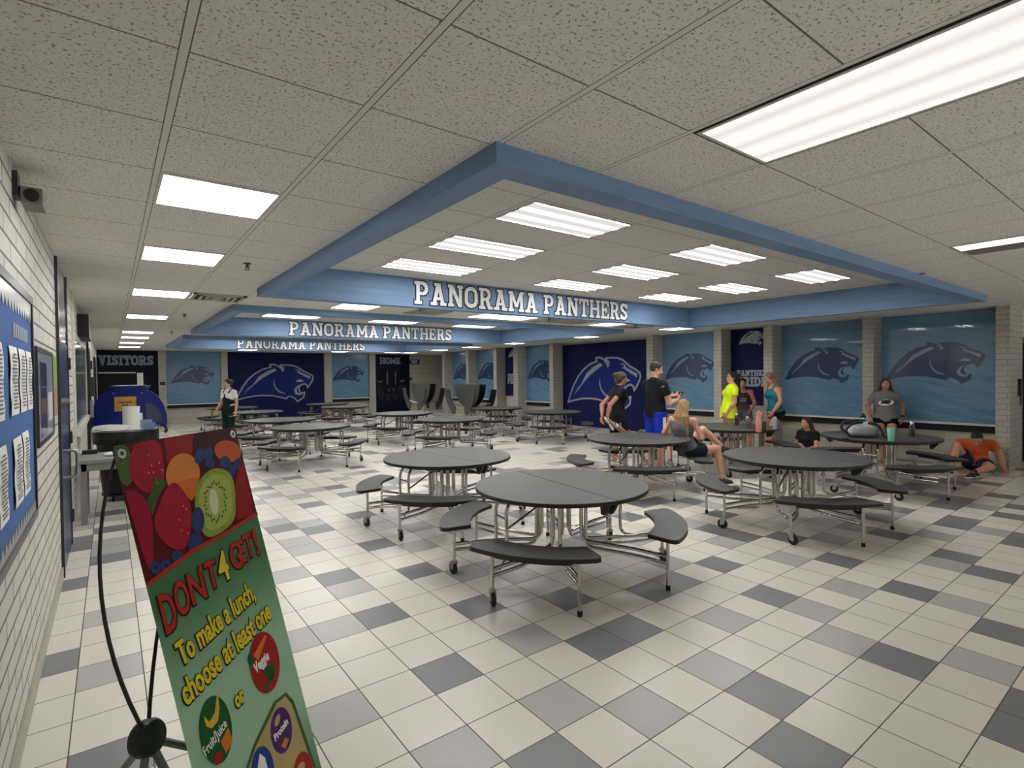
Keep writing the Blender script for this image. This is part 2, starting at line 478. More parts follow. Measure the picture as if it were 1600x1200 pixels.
# floor: single tiles, three colours
TD = {(-5,6),(-5,11),(-5,15),(-4,2),(-4,13),(1,-2),(1,1),(1,4),(1,7),(2,12),(3,3),(3,6),(3,9),(4,-4),(4,0),(5,-3),(5,0),(5,2),(7,-6),(7,1),(8,-6),(8,-4),(8,1),(9,-1),(10,1),(11,-5),(12,-3),(13,-1),(13,2),(13,3),(14,1),(15,-4),(16,-3),(17,-1),(19,-4),(20,-2),(23,-3),(23,-1),(27,-2)}
TM = {(-4,5),(-4,8),(-4,14),(-3,9),(-1,1),(-1,4),(0,-1),(0,4),(0,8),(1,6),(1,10),(1,11),(1,14),(2,-1),(3,-2),(3,1),(4,5),(4,8),(5,-2),(5,4),(7,-1),(8,-3),(9,-5),(9,-2),(9,2),(11,-2),(12,-4),(12,0),(12,2),(15,-3),(15,0),(18,-2),(20,-3),(24,-2)}
def floor():
    rnd = random.Random(21); mb = MB(); bm = mb.bm
    xs = [XL] + [FX0+FS*i for i in range(-4, 50) if FX0+FS*i < XE] + [XE]
    j0 = int(math.floor((YN-FY0)/FS))+1
    ys = [YN] + [FY0+FS*j for j in range(j0, 72) if FY0+FS*j < YB+.2] + [YB+.2]
    V = [[bm.verts.new((x, y, 0)) for y in ys] for x in xs]
    for i in range(len(xs)-1):
        for j in range(len(ys)-1):
            k = (i-5, j-1+j0)
            r = rnd.random()
            near = (-5 <= k[0] <= 16 and -6 <= k[1] <= 3) or (k[0] <= 4 and k[1] <= 12)
            if k in TD: mi = 2
            elif k in TM: mi = 1
            elif near: mi = 0
            else: mi = 2 if r < .14 else (1 if r < .28 else 0)
            bm.faces.new((V[i][j], V[i+1][j], V[i+1][j+1], V[i][j+1])).material_index = mi
    mb.mi = 0
    mb.box((XL-.2, YN, -.12), (XE, YB+.2, -.02))
    o = mb.build('floor', M_TILE)
    return struct(o)
floor()

# ceiling with three blue framed bays
BAYS = [(1.40, 1.95, 9.88, 6.83), (1.40, 8.40, 9.66, 13.28), (1.40, 14.85, 9.60, 19.73)]
BW = .15
def ceiling():
    mb = MB(); z0, z1 = CEIL, CEIL+.04
    y = YN
    for x0, y0, x1, y1 in BAYS:
        mb.box((XL-.2, y, z0), (XE, y0+.02, z1))
        mb.box((XL-.2, y0+.02, z0), (x0+.02, y1-.02, z1))
        mb.box((x1-.02, y0+.02, z0), (XE, y1-.02, z1))
        y = y1-.02
    mb.box((XL-.2, y, z0), (XE, YB+.2, z1))
    return struct(mb.build('ceiling', M_CEIL))
ceiling()
for k, (x0, y0, x1, y1) in enumerate(BAYS):
    slab('ceiling', (x0+.05, y0+.05, COFFER), (x1-.05, y1-.05, COFFER+.04), M_COFFER)
    mb = MB()
    mb.box((x0, y0, BEAM), (x1, y0+BW, COFFER+.02)); mb.box((x0, y1-BW, BEAM), (x1, y1, COFFER+.02))
    mb.box((x0, y0+BW, BEAM), (x0+BW, y1-BW, COFFER+.02)); mb.box((x1-BW, y0+BW, BEAM), (x1, y1-BW, COFFER+.02))
    fr = struct(mb.build('trim_%d' % (k+1), M_SOFFIT))
    slab_text('PANORAMA PANTHERS', (3.37, y1-BW-.001, BEAM+.045), (1,0,0), (0,0,1), 4.40, .315, fr, M_WHITEP, M_OUTL, .055, .012)

# left wall
slab('wall_left', (XL-.2, YN, 0), (XL, YB, CEIL), M_BRICK)
slab('baseboard_left', (XL, YN, 0), (XL+.012, 5.88, .1), mat('grey_vinyl_base', (170, 166, 152), .6))
# back wall with its columns
slab('wall_back', (XL-.2, YB, 0), (XE, YB+.2, CEIL), M_BLOCK)
NTRIM = [4]
def column(x0, y0, x1, y1):
    o = slab('trim_%d' % NTRIM[0], (x0, y0, 0), (x1, y1, CEIL), M_COL); NTRIM[0] += 1; return o
for a, b in ((1.42, 1.66), (3.47, 3.70), (7.48, 7.80), (9.53, 9.82)): column(a, 23.48, b, YB)
# right wall: recessed bays between brick columns
slab('wall_right', (XWIN+.02, 2.21, 0), (XWIN+.3, 20.66, CEIL), M_BLOCK)
for a, b in ((3.98, 4.17), (5.94, 6.14), (7.18, 7.38), (9.20, 9.42), (13.27, 13.46), (15.2, 15.46), (16.52, 16.72), (18.49, 18.69), (20.46, 20.66)):
    column(XR, a, XWIN+.02, b)
column(XR, 2.03, 12.64, 2.21)
slab('wall_corridor', (15.0, 20.66, 0), (15.2, YB, CEIL), M_BLOCK)
slab('wall_corridor', (XWIN+.3, 20.5, 0), (15.0, 20.66, CEIL), M_BLOCK)
# beyond the last column the hall turns right: dark glazed door, then more wall
d = struct(MB().box((12.64, 2.10, 0), (14.2, 2.16, 2.2)).build('door_1', M_GLASSD))
MB().box((12.64, 2.06, 0), (12.72, 2.18, 2.25)).box((14.12, 2.06, 0), (14.2, 2.18, 2.25)).box((12.72, 2.06, 2.15), (14.12, 2.18, 2.25)).box((13.39, 2.06, 0), (13.45, 2.18, 2.15)).build('door_frame', M_ALU, d)
slab('wall_right', (12.64, 2.08, 2.25), (14.2, 2.2, CEIL), M_BRICK)
slab('wall_right', (14.2, 2.03, 0), (XE, 2.21, CEIL), M_BRICK)
slab('wall_right', (XE, YN, 0), (XE+.2, 2.21, CEIL), M_BRICK)

# windows with printed film; emblem and sill are their parts
NWIN = [0]
def window(axis, a, b, emb_at, z_emb=1.50):
    NWIN[0] += 1
    zt, zs = CEIL-.005, .735
    if axis == 'x':      # right wall
        o = MB().box((XWIN-.008, a, zs), (XWIN+.02, b, zt)).build('window_%d' % NWIN[0], M_FILM)
        MB().box((XWIN-.10, a, zs-.035), (XWIN+.02, b, zs)).build('window_sill', M_SILL, o)
        MB().box((XWIN-.03, a, zs-.16), (XWIN+.02, b, zs-.035)).build('sill_shadow_strip', M_DARKGAP, o)  # black strip painting in the shadow under the ledge
        emblem((XWIN-.008, emb_at, z_emb), (0,-1,0), (0,0,1), 1.49, o, 'film')
    else:
        y = YB-.06
        o = MB().box((a, y, zs), (b, YB, zt)).build('window_%d' % NWIN[0], M_FILM)
        MB().box((a, y-.09, zs-.035), (b, YB, zs)).build('window_sill', M_SILL, o)
        MB().box((a, y-.02, zs-.16), (b, YB, zs-.035)).build('sill_shadow_strip', M_DARKGAP, o)  # same painted sill shadow, on the back wall
        emblem((emb_at, y, z_emb), (1,0,0), (0,0,1), 1.46, o, 'film')
    struct(o)
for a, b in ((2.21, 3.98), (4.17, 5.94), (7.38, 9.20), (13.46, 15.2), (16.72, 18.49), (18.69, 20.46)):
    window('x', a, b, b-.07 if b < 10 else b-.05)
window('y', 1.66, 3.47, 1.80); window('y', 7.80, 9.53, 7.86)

# navy painted murals (painted wall panels)
def mural(name, lo, hi, label):
    o = MB().box(lo, hi).build(name, M_NAVY)
    return tag(o, label, 'mural')
mu = mural('wall_mural', (XWIN-.004, 9.42, 0.0), (XWIN+.02, 13.27, 2.66), 'big navy mural of a snarling panther head on the right wall behind the standing man')
emblem((XWIN-.004, 13.02, .76), (0,-1,0), (0,0,1), 3.05, mu, 'painted')
mu = mural('wall_mural', (3.70, YB-.05, 0), (7.48, YB, 2.72), 'big navy mural of a snarling panther head on the far back wall')
emblem((3.99, YB-.05, .81), (1,0,0), (0,0,1), 3.03, mu, 'painted')
# narrow navy banners between the windows
def pride(y0, y1, label):
    o = mural('wall_banner', (XWIN-.004, y0, .90), (XWIN+.02, y1, 2.72), label)
    emblem((XWIN-.004, y1-.20, 2.35), (0,-1,0), (0,0,1), .66, o, 'light')
    slab_text('PANTHER', (XWIN-.0045, y1-.155, 1.60), (0,-1,0), (0,0,1), .75, .13, o, M_SILVER, None, .05, .003, fat=.04)
    slab_text('PRIDE', (XWIN-.0045, y1-.155, 1.355), (0,-1,0), (0,0,1), .75, .21, o, M_SILVER, None, .05, .003, fat=.04)
pride(6.14, 7.18, 'tall narrow navy banner reading PANTHER PRIDE, on the right wall behind the seated girl')
pride(15.46, 16.52, 'narrow navy banner mostly hidden by a column, far along the right wall')

# doors in the back wall
M_DOORD = mat('navy_door_print', (10, 12, 34), .6, spec=.2)
M_FACE = mat('panther_face_print', (15, 19, 46), .4)
M_EYE = mat('panther_eye_print', (88, 98, 120), .5)
M_LETG = mat('grey_blue_letters', (122, 140, 162), .5)
d = struct(MB().box((-.36, YB-.05, 0), (1.42, YB, 2.725)).build('door_2', M_DOORD))
slab_text('VISITORS', (-.33, YB-.051, 2.205), (1,0,0), (0,0,1), 1.60, .335, d, M_LETG, None, .05, .004, fat=.035)
MB().box((-.34, YB-.07, 0), (.74, YB-.049, 1.90)).build('door_leaf', mat('black_door_leaf', (6, 7, 14), .5, spec=.2), d)
MB().box((-.34, YB-.08, 1.905), (.74, YB-.049, 1.945)).build('head_trim', M_SILL, d)
mb = MB(); stroke(mb, [(.86,1.42),(.93,1.36),(1.02,1.35),(1.10,1.40),(1.14,1.47)], .025, (0, YB-.051, 0), (1,0,0), (0,0,1), 0, .003, False); mb.build('panther_eye', M_LETG, d)
d = struct(MB().box((9.82, YB-.06, 0), (11.60, YB, 2.725)).build('door_3', M_DOORD))
slab_text('HOME', (10.10, YB-.061, 2.28), (1,0,0), (0,0,1), 1.02, .285, d, M_LETG, None, .05, .004, fat=.035)
for x in (10.43, 10.85):
    MB().box((x-.025, YB-.10, 1.30), (x+.025, YB-.075, 1.91)).box((x-.015, YB-.08, 1.34), (x+.015, YB-.05, 1.38)).box((x-.015, YB-.08, 1.84), (x+.015, YB-.05, 1.88)).build('door_handle', M_STEEL, d)
MB().box((10.635, YB-.064, 0), (10.655, YB-.05, 2.1)).build('door_gap', M_DARKGAP, d)
O_ = (0, YB-.061, 0)
for pts, m in (([(9.95,1.5),(10.0,1.42),(10.1,1.39),(10.2,1.42),(10.22,1.5),(10.1,1.46)], M_EYE), ([(11.05,1.5),(11.1,1.42),(11.2,1.39),(11.3,1.44),(11.33,1.55),(11.2,1.47)], M_EYE),
    ([(10.42,1.0),(10.55,.98),(10.57,1.16),(10.52,1.08)], M_EYE), ([(10.72,1.0),(10.83,.98),(10.78,1.08),(10.71,1.16)], M_EYE),
    ([(10.0,1.3),(10.2,1.2),(10.3,.9),(10.2,.5),(10.0,.7),(9.95,1.0)], M_FACE), ([(11.0,1.2),(11.2,1.3),(11.35,1.1),(11.3,.7),(11.1,.45),(11.0,.9)], M_FACE),
    ([(10.3,.85),(10.6,.9),(10.6,.55),(10.4,.5)], M_FACE), ([(10.7,.9),(11.0,.85),(10.9,.5),(10.7,.55)], M_FACE), ([(10.78,.62),(10.95,.68),(10.98,.63),(10.85,.58)], M_EYE)):
    MB().poly(pts, O_, (1,0,0), (0,0,1), 0, .002).build('panther_face', m, d)
# small wall signs and plates
M_SIGNB = mat('blue_sign_face', (44, 50, 120), .4)
s = tag(MB().box((11.62, YB-.02, 2.26), (12.17, YB, 2.49)).build('wall_sign', M_SIGNB), 'small blue room sign with two lines of white lettering, high on the back wall', 'sign')
for x0, x1, z in ((11.70, 12.09, 2.40), (11.76, 12.03, 2.31)):
    mb = MB()
    x = x0
    while x < x1-.02:
        mb.box((x, YB-.022, z), (x+.035, YB-.019, z+.05)); x += .048
    mb.build('lettering', M_WHITEP, s)
tag(MB().box((11.64, YB-.015, 1.49), (11.76, YB, 1.61)).build('wall_plate', M_BLACK), 'small black square wall plate on the back wall, right of the HOME doors', 'wall plate')
tag(MB().box((1.46, 23.465, 1.46), (1.62, 23.48, 1.58)).build('room_plaque', M_BLACK), 'black room plaque on the white column right of the VISITORS doors', 'plaque')
tag(MB().box((1.51, 23.468, 1.26), (1.57, 23.48, 1.36)).build('light_switch', mat('grey_plate', (150,148,138), .5)), 'pale switch plate below the black plaque on the white column', 'switch')
ph = MB().box((12.30, 1.985, 1.22), (12.42, 2.03, 1.52)).build('wall_phone', M_ALU); tag(ph, 'dark wall phone on the side of the brick column at far right', 'phone')
MB().tube([(12.34,2.0,1.22),(12.32,1.98,1.12),(12.28,1.99,1.06),(12.30,2.0,1.16),(12.36,2.0,1.22)], .006, 6).build('cord', M_BLACK, ph)

# ------------------------------------------------------------------ ceiling lights
def lamp_mat(name, strength, stripes=None, axis='y', color=(1.0, .99, .975)):
    m = bpy.data.materials.new(name); m.use_nodes = True; nt = m.node_tree
    for n in list(nt.nodes):
        if n.type != 'OUTPUT_MATERIAL': nt.nodes.remove(n)
    out = nt.nodes[0]; e = nt.nodes.new('ShaderNodeEmission'); e.inputs[0].default_value = color+(1,)
    nt.links.new(e.outputs[0], out.inputs[0]); e.inputs[1].default_value = strength
    if stripes:
        tc = nt.nodes.new('ShaderNodeTexCoord'); sx = nt.nodes.new('ShaderNodeSeparateXYZ')
        nt.links.new(tc.outputs['Object'], sx.inputs[0])
        def M(op, a, b=0.):
            n = nt.nodes.new('ShaderNodeMath'); n.operation = op
            for k, v in enumerate((a, b)):
                if hasattr(v, 'node'): nt.links.new(v, n.inputs[k])
                else: n.inputs[k].default_value = v
            return n.outputs[0]
        t = M('COSINE', M('MULTIPLY', sx.outputs[1 if axis == 'y' else 0], 2*pi*3/.56))
        t = M('ADD', M('MULTIPLY', t, -.5), .5)
        lo, hi, p = stripes
        t = M('POWER', t, p)
        nt.links.new(M('ADD', M('MULTIPLY', t, hi-lo), lo), e.inputs[1])
    return m
L_AISLE = lamp_mat('aisle_lamp_diffuser', LAMP_AISLE)
L_BAY = lamp_mat('bay_lamp_diffuser', 1, (.56, LAMP_BAY*5.4, 8))
L_EDGE = lamp_mat('edge_lamp_diffuser', LAMP_EDGE)
L_NEAR = lamp_mat('near_lamp_diffuser', 1, (.60, LAMP_NEAR, .5), 'x', (1.0, .97, .90))
L_FAR = lamp_mat('side_lamp_diffuser', LAMP_FAR)
M_LFRAME = mat('lamp_frame', (196, 194, 184), .5)
def light(x0, y0, x1, y1, z, lm, label, group=None, dark=None):
    cx, cy = (x0+x1)/2, (y0+y1)/2; hx, hy = (x1-x0)/2, (y1-y0)/2
    t = thing('ceiling_light', label, 'ceiling light', (cx, cy, z-.007), 0, group)
    w = .016
    MB().box((-hx,-hy,0), (hx,-hy+w,.007)).box((-hx,hy-w,0), (hx,hy,.007)).box((-hx,-hy+w,0), (-hx+w,hy-w,.007)).box((hx-w,-hy+w,0), (hx,hy-w,.007)).build('frame', M_LFRAME, t)
    if dark is None:
        MB().box((-hx+w,-hy+w,.001), (hx-w,hy-w,.006)).build('diffuser', lm, t)
    else:
        MB().box((-hx+w,-hy+w,.001), (-hx+w+dark,hy-w,.006)).build('diffuser', lm, t)
        tag(MB().box((-hx+w+dark,-hy+w,.001), (hx-w,hy-w,.006)).build('diffuser', mat('unlit_diffuser', (120,112,98), .5), t), 'unlit brown half of the diffuser')
    return t
G0 = 1.9943
ORD = ['nearest', 'second', 'third', 'fourth', 'fifth', 'sixth', 'seventh', 'eighth']
for i, k in enumerate((2, 5, 9, 14, 20, 23, 27, 31)):
    y = G0+.6096*k
    light(.222, y+.012, .804, y+.598, CEIL, L_AISLE, 'square white ceiling light over the left aisle, %s in its row from the camera' % ORD[i], 'lights over the left aisle')
for b, (nb, dy) in enumerate((('near', 0), ('middle', 6.45), ('far', 12.9))):
    for c, (nc, x) in enumerate((('left', 2.665), ('middle', 5.085), ('right', 7.48))):
        for r_, (nr, y) in enumerate((('front', 3.205), ('middle', 4.42), ('rear', 5.63))):
            light(x, y+dy, x+1.155, y+dy+.56, COFFER, L_BAY, 'rectangular ceiling light in the %s blue-framed bay, %s row, %s column' % (nb, nr, nc), 'lights in the blue framed bays')
light(2.655, 7.49, 3.245, 8.08, CEIL, L_EDGE, 'square ceiling light between the near and middle blue frames, left of the letters PAN')
light(5.09, 7.49, 6.30, 8.08, CEIL, L_EDGE, 'long ceiling light just behind the near blue beam, below the letters MA PA')
light(8.14, 7.49, 8.73, 8.08, CEIL, L_EDGE, 'square ceiling light just behind the near blue beam, below the letters ERS')
for i, y in enumerate((7.43, 10.45, 13.8, 16.4, 18.8, 21.5)):
    light(10.43, y, 11.02, y+.59, CEIL, L_EDGE, 'square ceiling light along the right wall, %s from the camera in its row' % ORD[i], 'lights along the right wall')
for i, (x, nm) in enumerate(((3.81, 'left above the panther mural'), (7.28, 'middle above the gap right of the mural'), (9.6, 'right above the HOME doors'))):
    light(x, 21.5, x+.6, 22.1, CEIL, L_EDGE, 'small ceiling light near the back wall, %s' % nm, 'lights near the back wall')
nl = light(2.06, .19, 2.635, 1.372, CEIL, L_NEAR, 'large dim cream ceiling light at the top right, nearest the camera')
hx_, hy_ = .2875, .591
MB().box((-hx_-.009,-hy_-.009,.002), (hx_+.009,-hy_,.006)).box((-hx_-.009,hy_,.002), (hx_+.009,hy_+.009,.006)).box((-hx_-.009,-hy_,.002), (-hx_,hy_,.006)).box((hx_,-hy_,.002), (hx_+.009,hy_,.006)).build('shadow_gap', M_DARKGAP, nl)
light(5.72, .19, 6.30, 1.372, CEIL, L_FAR, 'half-lit ceiling light at the right edge, one side brown and unlit', dark=.26)

# ------------------------------------------------------------------ ceiling fittings
M_VENT = mat('vent_white_metal', (188, 185, 174), .5)
def vent(x0, y0, x1, y1, label):
    cx, cy = (x0+x1)/2, (y0+y1)/2; hx, hy = (x1-x0)/2, (y1-y0)/2
    t = thing('ceiling_vent', label, 'vent', (cx, cy, CEIL-.02))
    MB().box((-hx,-hy,.0), (hx,-hy+.04,.02)).box((-hx,hy-.04,0), (hx,hy,.02)).box((-hx,-hy,0), (-hx+.04,hy,.02)).box((hx-.04,-hy,0), (hx,hy,.02)).build('frame', M_VENT, t)
    MB().box((-hx+.04,-hy+.04,.012), (hx-.04,hy-.04,.019)).build('throat', M_DARKGAP, t)
    n = 3
    for i in range(n):
        a = hx-.09-.07*i; b = hy-.09-.07*i
        if a < .04 or b < .03: break
        MB().box((-a,-b,-.004), (a,-b+.03,.008)).box((-a,b-.03,-.004), (a,b,.008)).box((-a,-b,-.004), (-a+.03,b,.008)).box((a-.03,-b,-.004), (a,b,.008)).build('louvre', M_VENT, t)
vent(.83, 7.49, 1.42, 8.08, 'white ceiling vent right of the third aisle light, near the blue frame corner')
vent(3.87, 7.49, 4.46, 8.08, 'ceiling vent seen just under the blue beam, below the letter P')
vent(6.53, 7.49, 7.7, 8.08, 'long ceiling vent seen just under the blue beam, below the letters TH')
vent(9.0, 7.49, 9.6, 8.08, 'ceiling vent behind the near blue beam, right of the word PANTHERS')
def sprinkler(x, y, label):
    t = thing('sprinkler_head', label, 'sprinkler', (x, y, CEIL))
    MB().lathe((0,0,0), [(.034,0),(.034,-.006),(.012,-.008),(.012,-.03),(.02,-.034),(.02,-.038)], 14).build('body', M_ALU, t)
    MB().box((-.016,-.003,-.058), (-.012,.003,-.036)).box((.012,-.003,-.058), (.016,.003,-.036)).build('frame_arm', M_ALU, t)
    MB().lathe((0,0,-.058), [(.022,0),(.022,-.003)], 12).build('deflector', M_ALU, t)
for (u_, v_, lb) in ((1.02, 5.35, 'small dark sprinkler head in the ceiling left of the near blue frame'), (.98, 10.1, 'small sprinkler head in the ceiling beyond the white vent'), (1.1, 13.9, 'small sprinkler head in the ceiling left of the far blue frames')):
    sprinkler(u_, v_, lb)
tag(MB().box((7.0, 1.9, CEIL-.004), (7.09, 1.97, CEIL+.002)).build('ceiling_hole_plate', M_ALU), 'small dark square plate in the ceiling right of the near blue frame', 'plate')

# ================================================================== ROUND BENCH TABLES
TR, TH = .74, .737
SEATS = (47, 132, 228, 313)          # bench directions, degrees from the fold line
def half_disc(R, gap, sgn, n=26):
    """outline of one half top: the fold runs along local x, corners rounded"""
    a0 = math.asin(gap/R); pts = []
    for i in range(n+1):
        a = a0 + (pi-2*a0)*i/n
        pts.append((R*cos(a), R*sin(a)*1.0))
    return [(x, sgn*y) for x, y in pts]
def bench_outline(r0, r1, half, n=12, rc=.045):
    pts = []
    h1 = half; h0 = half*.93
    def P(r, a): return (r*cos(radians(a)), r*sin(radians(a)))
    e1 = math.degrees(rc/r1); e0 = math.degrees(rc*.6/r0)
    pts.append(P(r1-rc, -h1))
    pts.append(P(r1-rc*.3, -h1+e1*.3))
    for i in range(n+1): pts.append(P(r1, -h1+e1+(2*h1-2*e1)*i/n))
    pts.append(P(r1-rc*.3, h1-e1*.3)); pts.append(P(r1-rc, h1))
    pts.append(P(r0+rc*.5, h0)); pts.append(P(r0+rc*.1, h0-e0*.4))
    for i in range(n+1): pts.append(P(r0, h0-e0-(2*h0-2*e0)*i/n))
    pts.append(P(r0+rc*.1, -h0+e0*.4)); pts.append(P(r0+rc*.5, -h0))
    return pts
def pol(r, a, z): return Vector((r*cos(radians(a)), r*sin(radians(a)), z))
def make_table(name, label, group):
    t = thing(name, label, 'table', (0,0,0), 0, group)
    for sg in (1, -1):
        h = MB().poly(half_disc(TR-.003, .004, sg), (0,0,0), (1,0,0), (0,1,0), TH-.004, TH).build('tabletop_half', M_LAM, t)
        MB().poly(half_disc(TR, .003, sg), (0,0,0), (1,0,0), (0,1,0), TH-.030, TH-.0035).build('edge_band', M_BLACK, h)
        mb = MB()
        mb.poly(half_disc(TR-.10, .05, sg), (0,0,0), (1,0,0), (0,1,0), TH-.056, TH-.0305)
        mb.build('underframe', M_BLACK, h)
        for sx in (1, -1):
            mb = MB().poly([(.0,0),(.12,0),(.09,-.05),(.05,-.10),(.015,-.10)] if sx > 0 else [(0,0),(-.12,0),(-.09,-.05),(-.05,-.10),(-.015,-.10)], (sx*.58, sg*.035, TH-.03), (1,0,0), (0,0,1), -.012, .012)
            mb.build('hinge_bracket', M_BLACK, h)
    for si, s in enumerate(SEATS):
        out = bench_outline(.785, 1.045, 28.5)
        rot = Matrix.Rotation(radians(s), 3, 'Z')
        ex, ey = rot @ Vector((1,0,0)), rot @ Vector((0,1,0))
        b = MB().poly(out, (0,0,0), ex, ey, .434, .440).build('bench_seat', M_LAM, t)
        MB().poly([(x*1.002, y*1.002) for x, y in out], (0,0,0), ex, ey, .408, .4345).build('edge_band', M_BLACK, b)
        mb = MB().poly(bench_outline(.85, .985, 18), (0,0,0), ex, ey, .375, .4085)
        mb.build('bench_rail', M_BLACK, b)
        # legs: glide on the fold side, caster on the far side
        toward = -1 if s in (47, 228) else 1         # sign of the fold side in angle
        for k in (-1, 1):
            a = s + k*20.5
            cast = (k != toward)
            m_ = (s < 180)
            pt = pol(.925, a, 0)
            lz = .105 if cast else .03
            lg = MB().cyl((pt.x, pt.y, lz), (pt.x, pt.y, .415), .0135, n=12).build('leg', M_CHROME, t, True)
            MB().box((-.035,-.02,.392), (.035,.02,.41), Matrix.Translation((pt.x, pt.y, 0)) @ Matrix.Rotation(radians(a+90), 4, 'Z')).build('mounting_plate', M_BLACK, lg)
            if cast:
                d = radians(a + (55 if k < 0 else -60))
                ax = Vector((-sin(d), cos(d), 0)); tr = Vector((cos(d), sin(d), 0))*.022
                w = Vector((pt.x, pt.y, .052))+tr
                MB().lathe(w-ax*.014, [(.018,-.002),(.044,0),(.052,.006),(.052,.022),(.044,.028),(.018,.030)], 18, ax).build('caster_wheel', M_RUBBER, lg, True)
                f = MB()
                for s2 in (-1, 1):
                    c = w+ax*.021*s2
                    f.poly([(-.024,.0),(.014,-.012),(.022,.002),(.012,.062),(-.034,.062)], c-ax*.002*s2, tr.normalized(), (0,0,1), -.002, .002)
                f.cyl((pt.x, pt.y, .108), (pt.x, pt.y, .122), .026, .02, 14)
                f.box((-.02,-.024,.10), (.03,.024,.11), Matrix.Translation((pt.x, pt.y, 0)) @ Matrix.Rotation(d, 4, 'Z'))
                f.build('caster_fork', M_STEEL, lg)
            else:
                MB().lathe((pt.x, pt.y, 0), [(.017,0),(.019,.004),(.019,.034),(.0155,.038)], 14).build('rubber_foot', M_RUBBER, lg, True)
            # pair of tubes: from the leg inward, then up into the top
            ai = s + k*9
            for dz, ri in ((.262, .175), (.212, .215)):
                pa = pol(.925, a, dz); pb = pol(.62, s + k*16, dz); pc = pol(ri, ai, dz-.0); pd = pol(ri, ai, TH-.05)
                MB().tube([pa, pb, pc, pd], .0145, 10, .085, 5).build('frame_tube', M_CHROME, t, True)
    # outer upright pairs on each half, joined by a cross bar
    for s in (90, 270):
        for k in (-1, 1):
            p0 = pol(.54, s+k*8, TH-.055); p1 = pol(.60, s+k*8.5, TH-.13); p2 = pol(.60, s+k*8.5, .235); p3 = pol(.80, s+k*19, .225)
            MB().tube([p0, p1, p2, p3], .0145, 10, .07, 5).build('upright_tube', M_CHROME, t, True)
        MB().tube([pol(.60, s-8.5, .53), pol(.60, s+8.5, .53)], .009, 8).build('cross_bar', M_CHROME, t, True)
        MB().tube([pol(.60, s+8.5, .45), pol(.3, s+8, .57), pol(.12, s, .60)], .009, 8).build('brace', M_CHROME, t, True)
    return t
TABLES = [
 (3.10, 3.42, 83, 'round grey bench table nearest the camera, in the centre foreground, nothing on it'),
 (3.16, 5.46, 96, 'round grey bench table directly behind the nearest table, second in the left file'),
 (6.20, 5.14, 97, 'round grey bench table with the long-haired girl in a grey tank sitting on its bench'),
 (6.12, 2.86, 92, 'round grey bench table in the right foreground, empty, in front of the backpack table'),
 (8.90, 2.95, 99, 'round grey bench table with the grey backpack and mint tumbler on it'),
 (8.70, 5.10, 94, 'round grey bench table with five drink bottles on it, by the neon shirt'),
 (9.02, 10.25, 92, 'round grey bench table just left of the large right-wall panther mural'),
 (9.00, 12.65, 92, 'round grey bench table in front of the nearer folded-up table'),
 (5.97, 10.2, 92, 'round grey bench table in the middle file, fourth back, left of the stretching person'),
 (6.05, 12.65, 90, 'round grey bench table in the middle file, in front of the HOME doors'),
 (3.10, 10.62, 88, 'round grey bench table in the left file, just right of the banner top'),
 (3.10, 12.80, 85, 'round grey bench table in the left file, right behind the one beside the banner'),
 (3.22, 16.3, 90, 'round grey bench table beside the woman in the white shirt and dark apron'),
 (3.15, 19.2, 90, 'round grey bench table farthest back in the left file, before the panther mural'),
 (6.02, 16.9, 90, 'round grey bench table in the middle file, second from the back wall'),
 (6.22, 19.2, 90, 'round grey bench table farthest back in the middle file'),
]
tb = None
for x, y, s, lb in TABLES:
    if tb is None:
        tb = make_table('bench_table', lb, 'round cafeteria bench tables'); tb.location = (x, y, 0); tb.rotation_euler = (0, 0, radians(s))
    else:
        c = dup(tb, (x, y, 0), radians(s)); c['label'] = lb

# tables of the same kind folded up on edge
def folded_table(x, y, rz, label):
    t = thing('folded_bench_table', label, 'folded table', (x, y, 0), rz, 'folded bench tables')
    ztop = 1.40
    for sx in (-1, 1):
        pts = [(a, b) for a, b in half_disc(TR, .004, -1)]
        O = (sx*.12, 0, ztop)
        h = MB().poly(pts, O, (0,1,0), (0,0,1), -.003, .003).build('tabletop_half', M_LAM, t)
        MB().poly(pts, (sx*.104, 0, ztop), (0,1,0), (0,0,1), -.014, .0135).build('underside', M_BLACK, h)
        for sy in (-1, 1):
            out = bench_outline(.785, 1.045, 28.5)
            # bench hangs upright, arc bulging outward at each end
            ex = (0, sy*.82, -.57); ey = Vector((0, .57*sy, .82))
            c = Vector((sx*.40, -sy*.12, 1.35))
            m = M_LAM if sx < 0 else M_BLACK
            b = MB().poly(out, c, ex, ey, -.003, .003).build('bench_seat', M_LAM, t)
            MB().poly(out, c - Vector((sx*.017, 0, 0)), ex, ey, -.014, .0135).build('edge_band', M_BLACK, b)
    for sy in (-1, 1):
        for sx in (-1, 1):
            MB().tube([(sx*.05, sy*.12, ztop-.05), (sx*.05, sy*.14, .42), (sx*.22, sy*.34, .30), (sx*.34, sy*.40, .12)], .0145, 10, .08).build('frame_tube', M_CHROME, t, True)
            MB().tube([(sx*.39, sy*.62, .80), (sx*.12, sy*.2, .66)], .0145, 10).build('frame_tube', M_CHROME, t, True)
            w = Vector((sx*.34, sy*.40, .052))
            lg = MB().cyl((sx*.34, sy*.40, .10), (sx*.34, sy*.40, .14), .02).build('caster_stem', M_STEEL, t)
            MB().lathe(w-Vector((.014,0,0)), [(.018,-.002),(.044,0),(.052,.006),(.052,.022),(.044,.028),(.018,.03)], 18, (1,0,0)).build('caster_wheel', M_RUBBER, lg, True)
    MB().box((-.03,-.45,ztop-.06), (.03,.45,ztop-.01)).build('hinge_bar', M_BLACK, t)
    return t
folded_table(9.25, 14.5, 0, 'round bench table folded upright, the nearer and right one of two')
folded_table(9.35, 17.9, 0, 'round bench table folded upright, the farther one by the HOME doors')


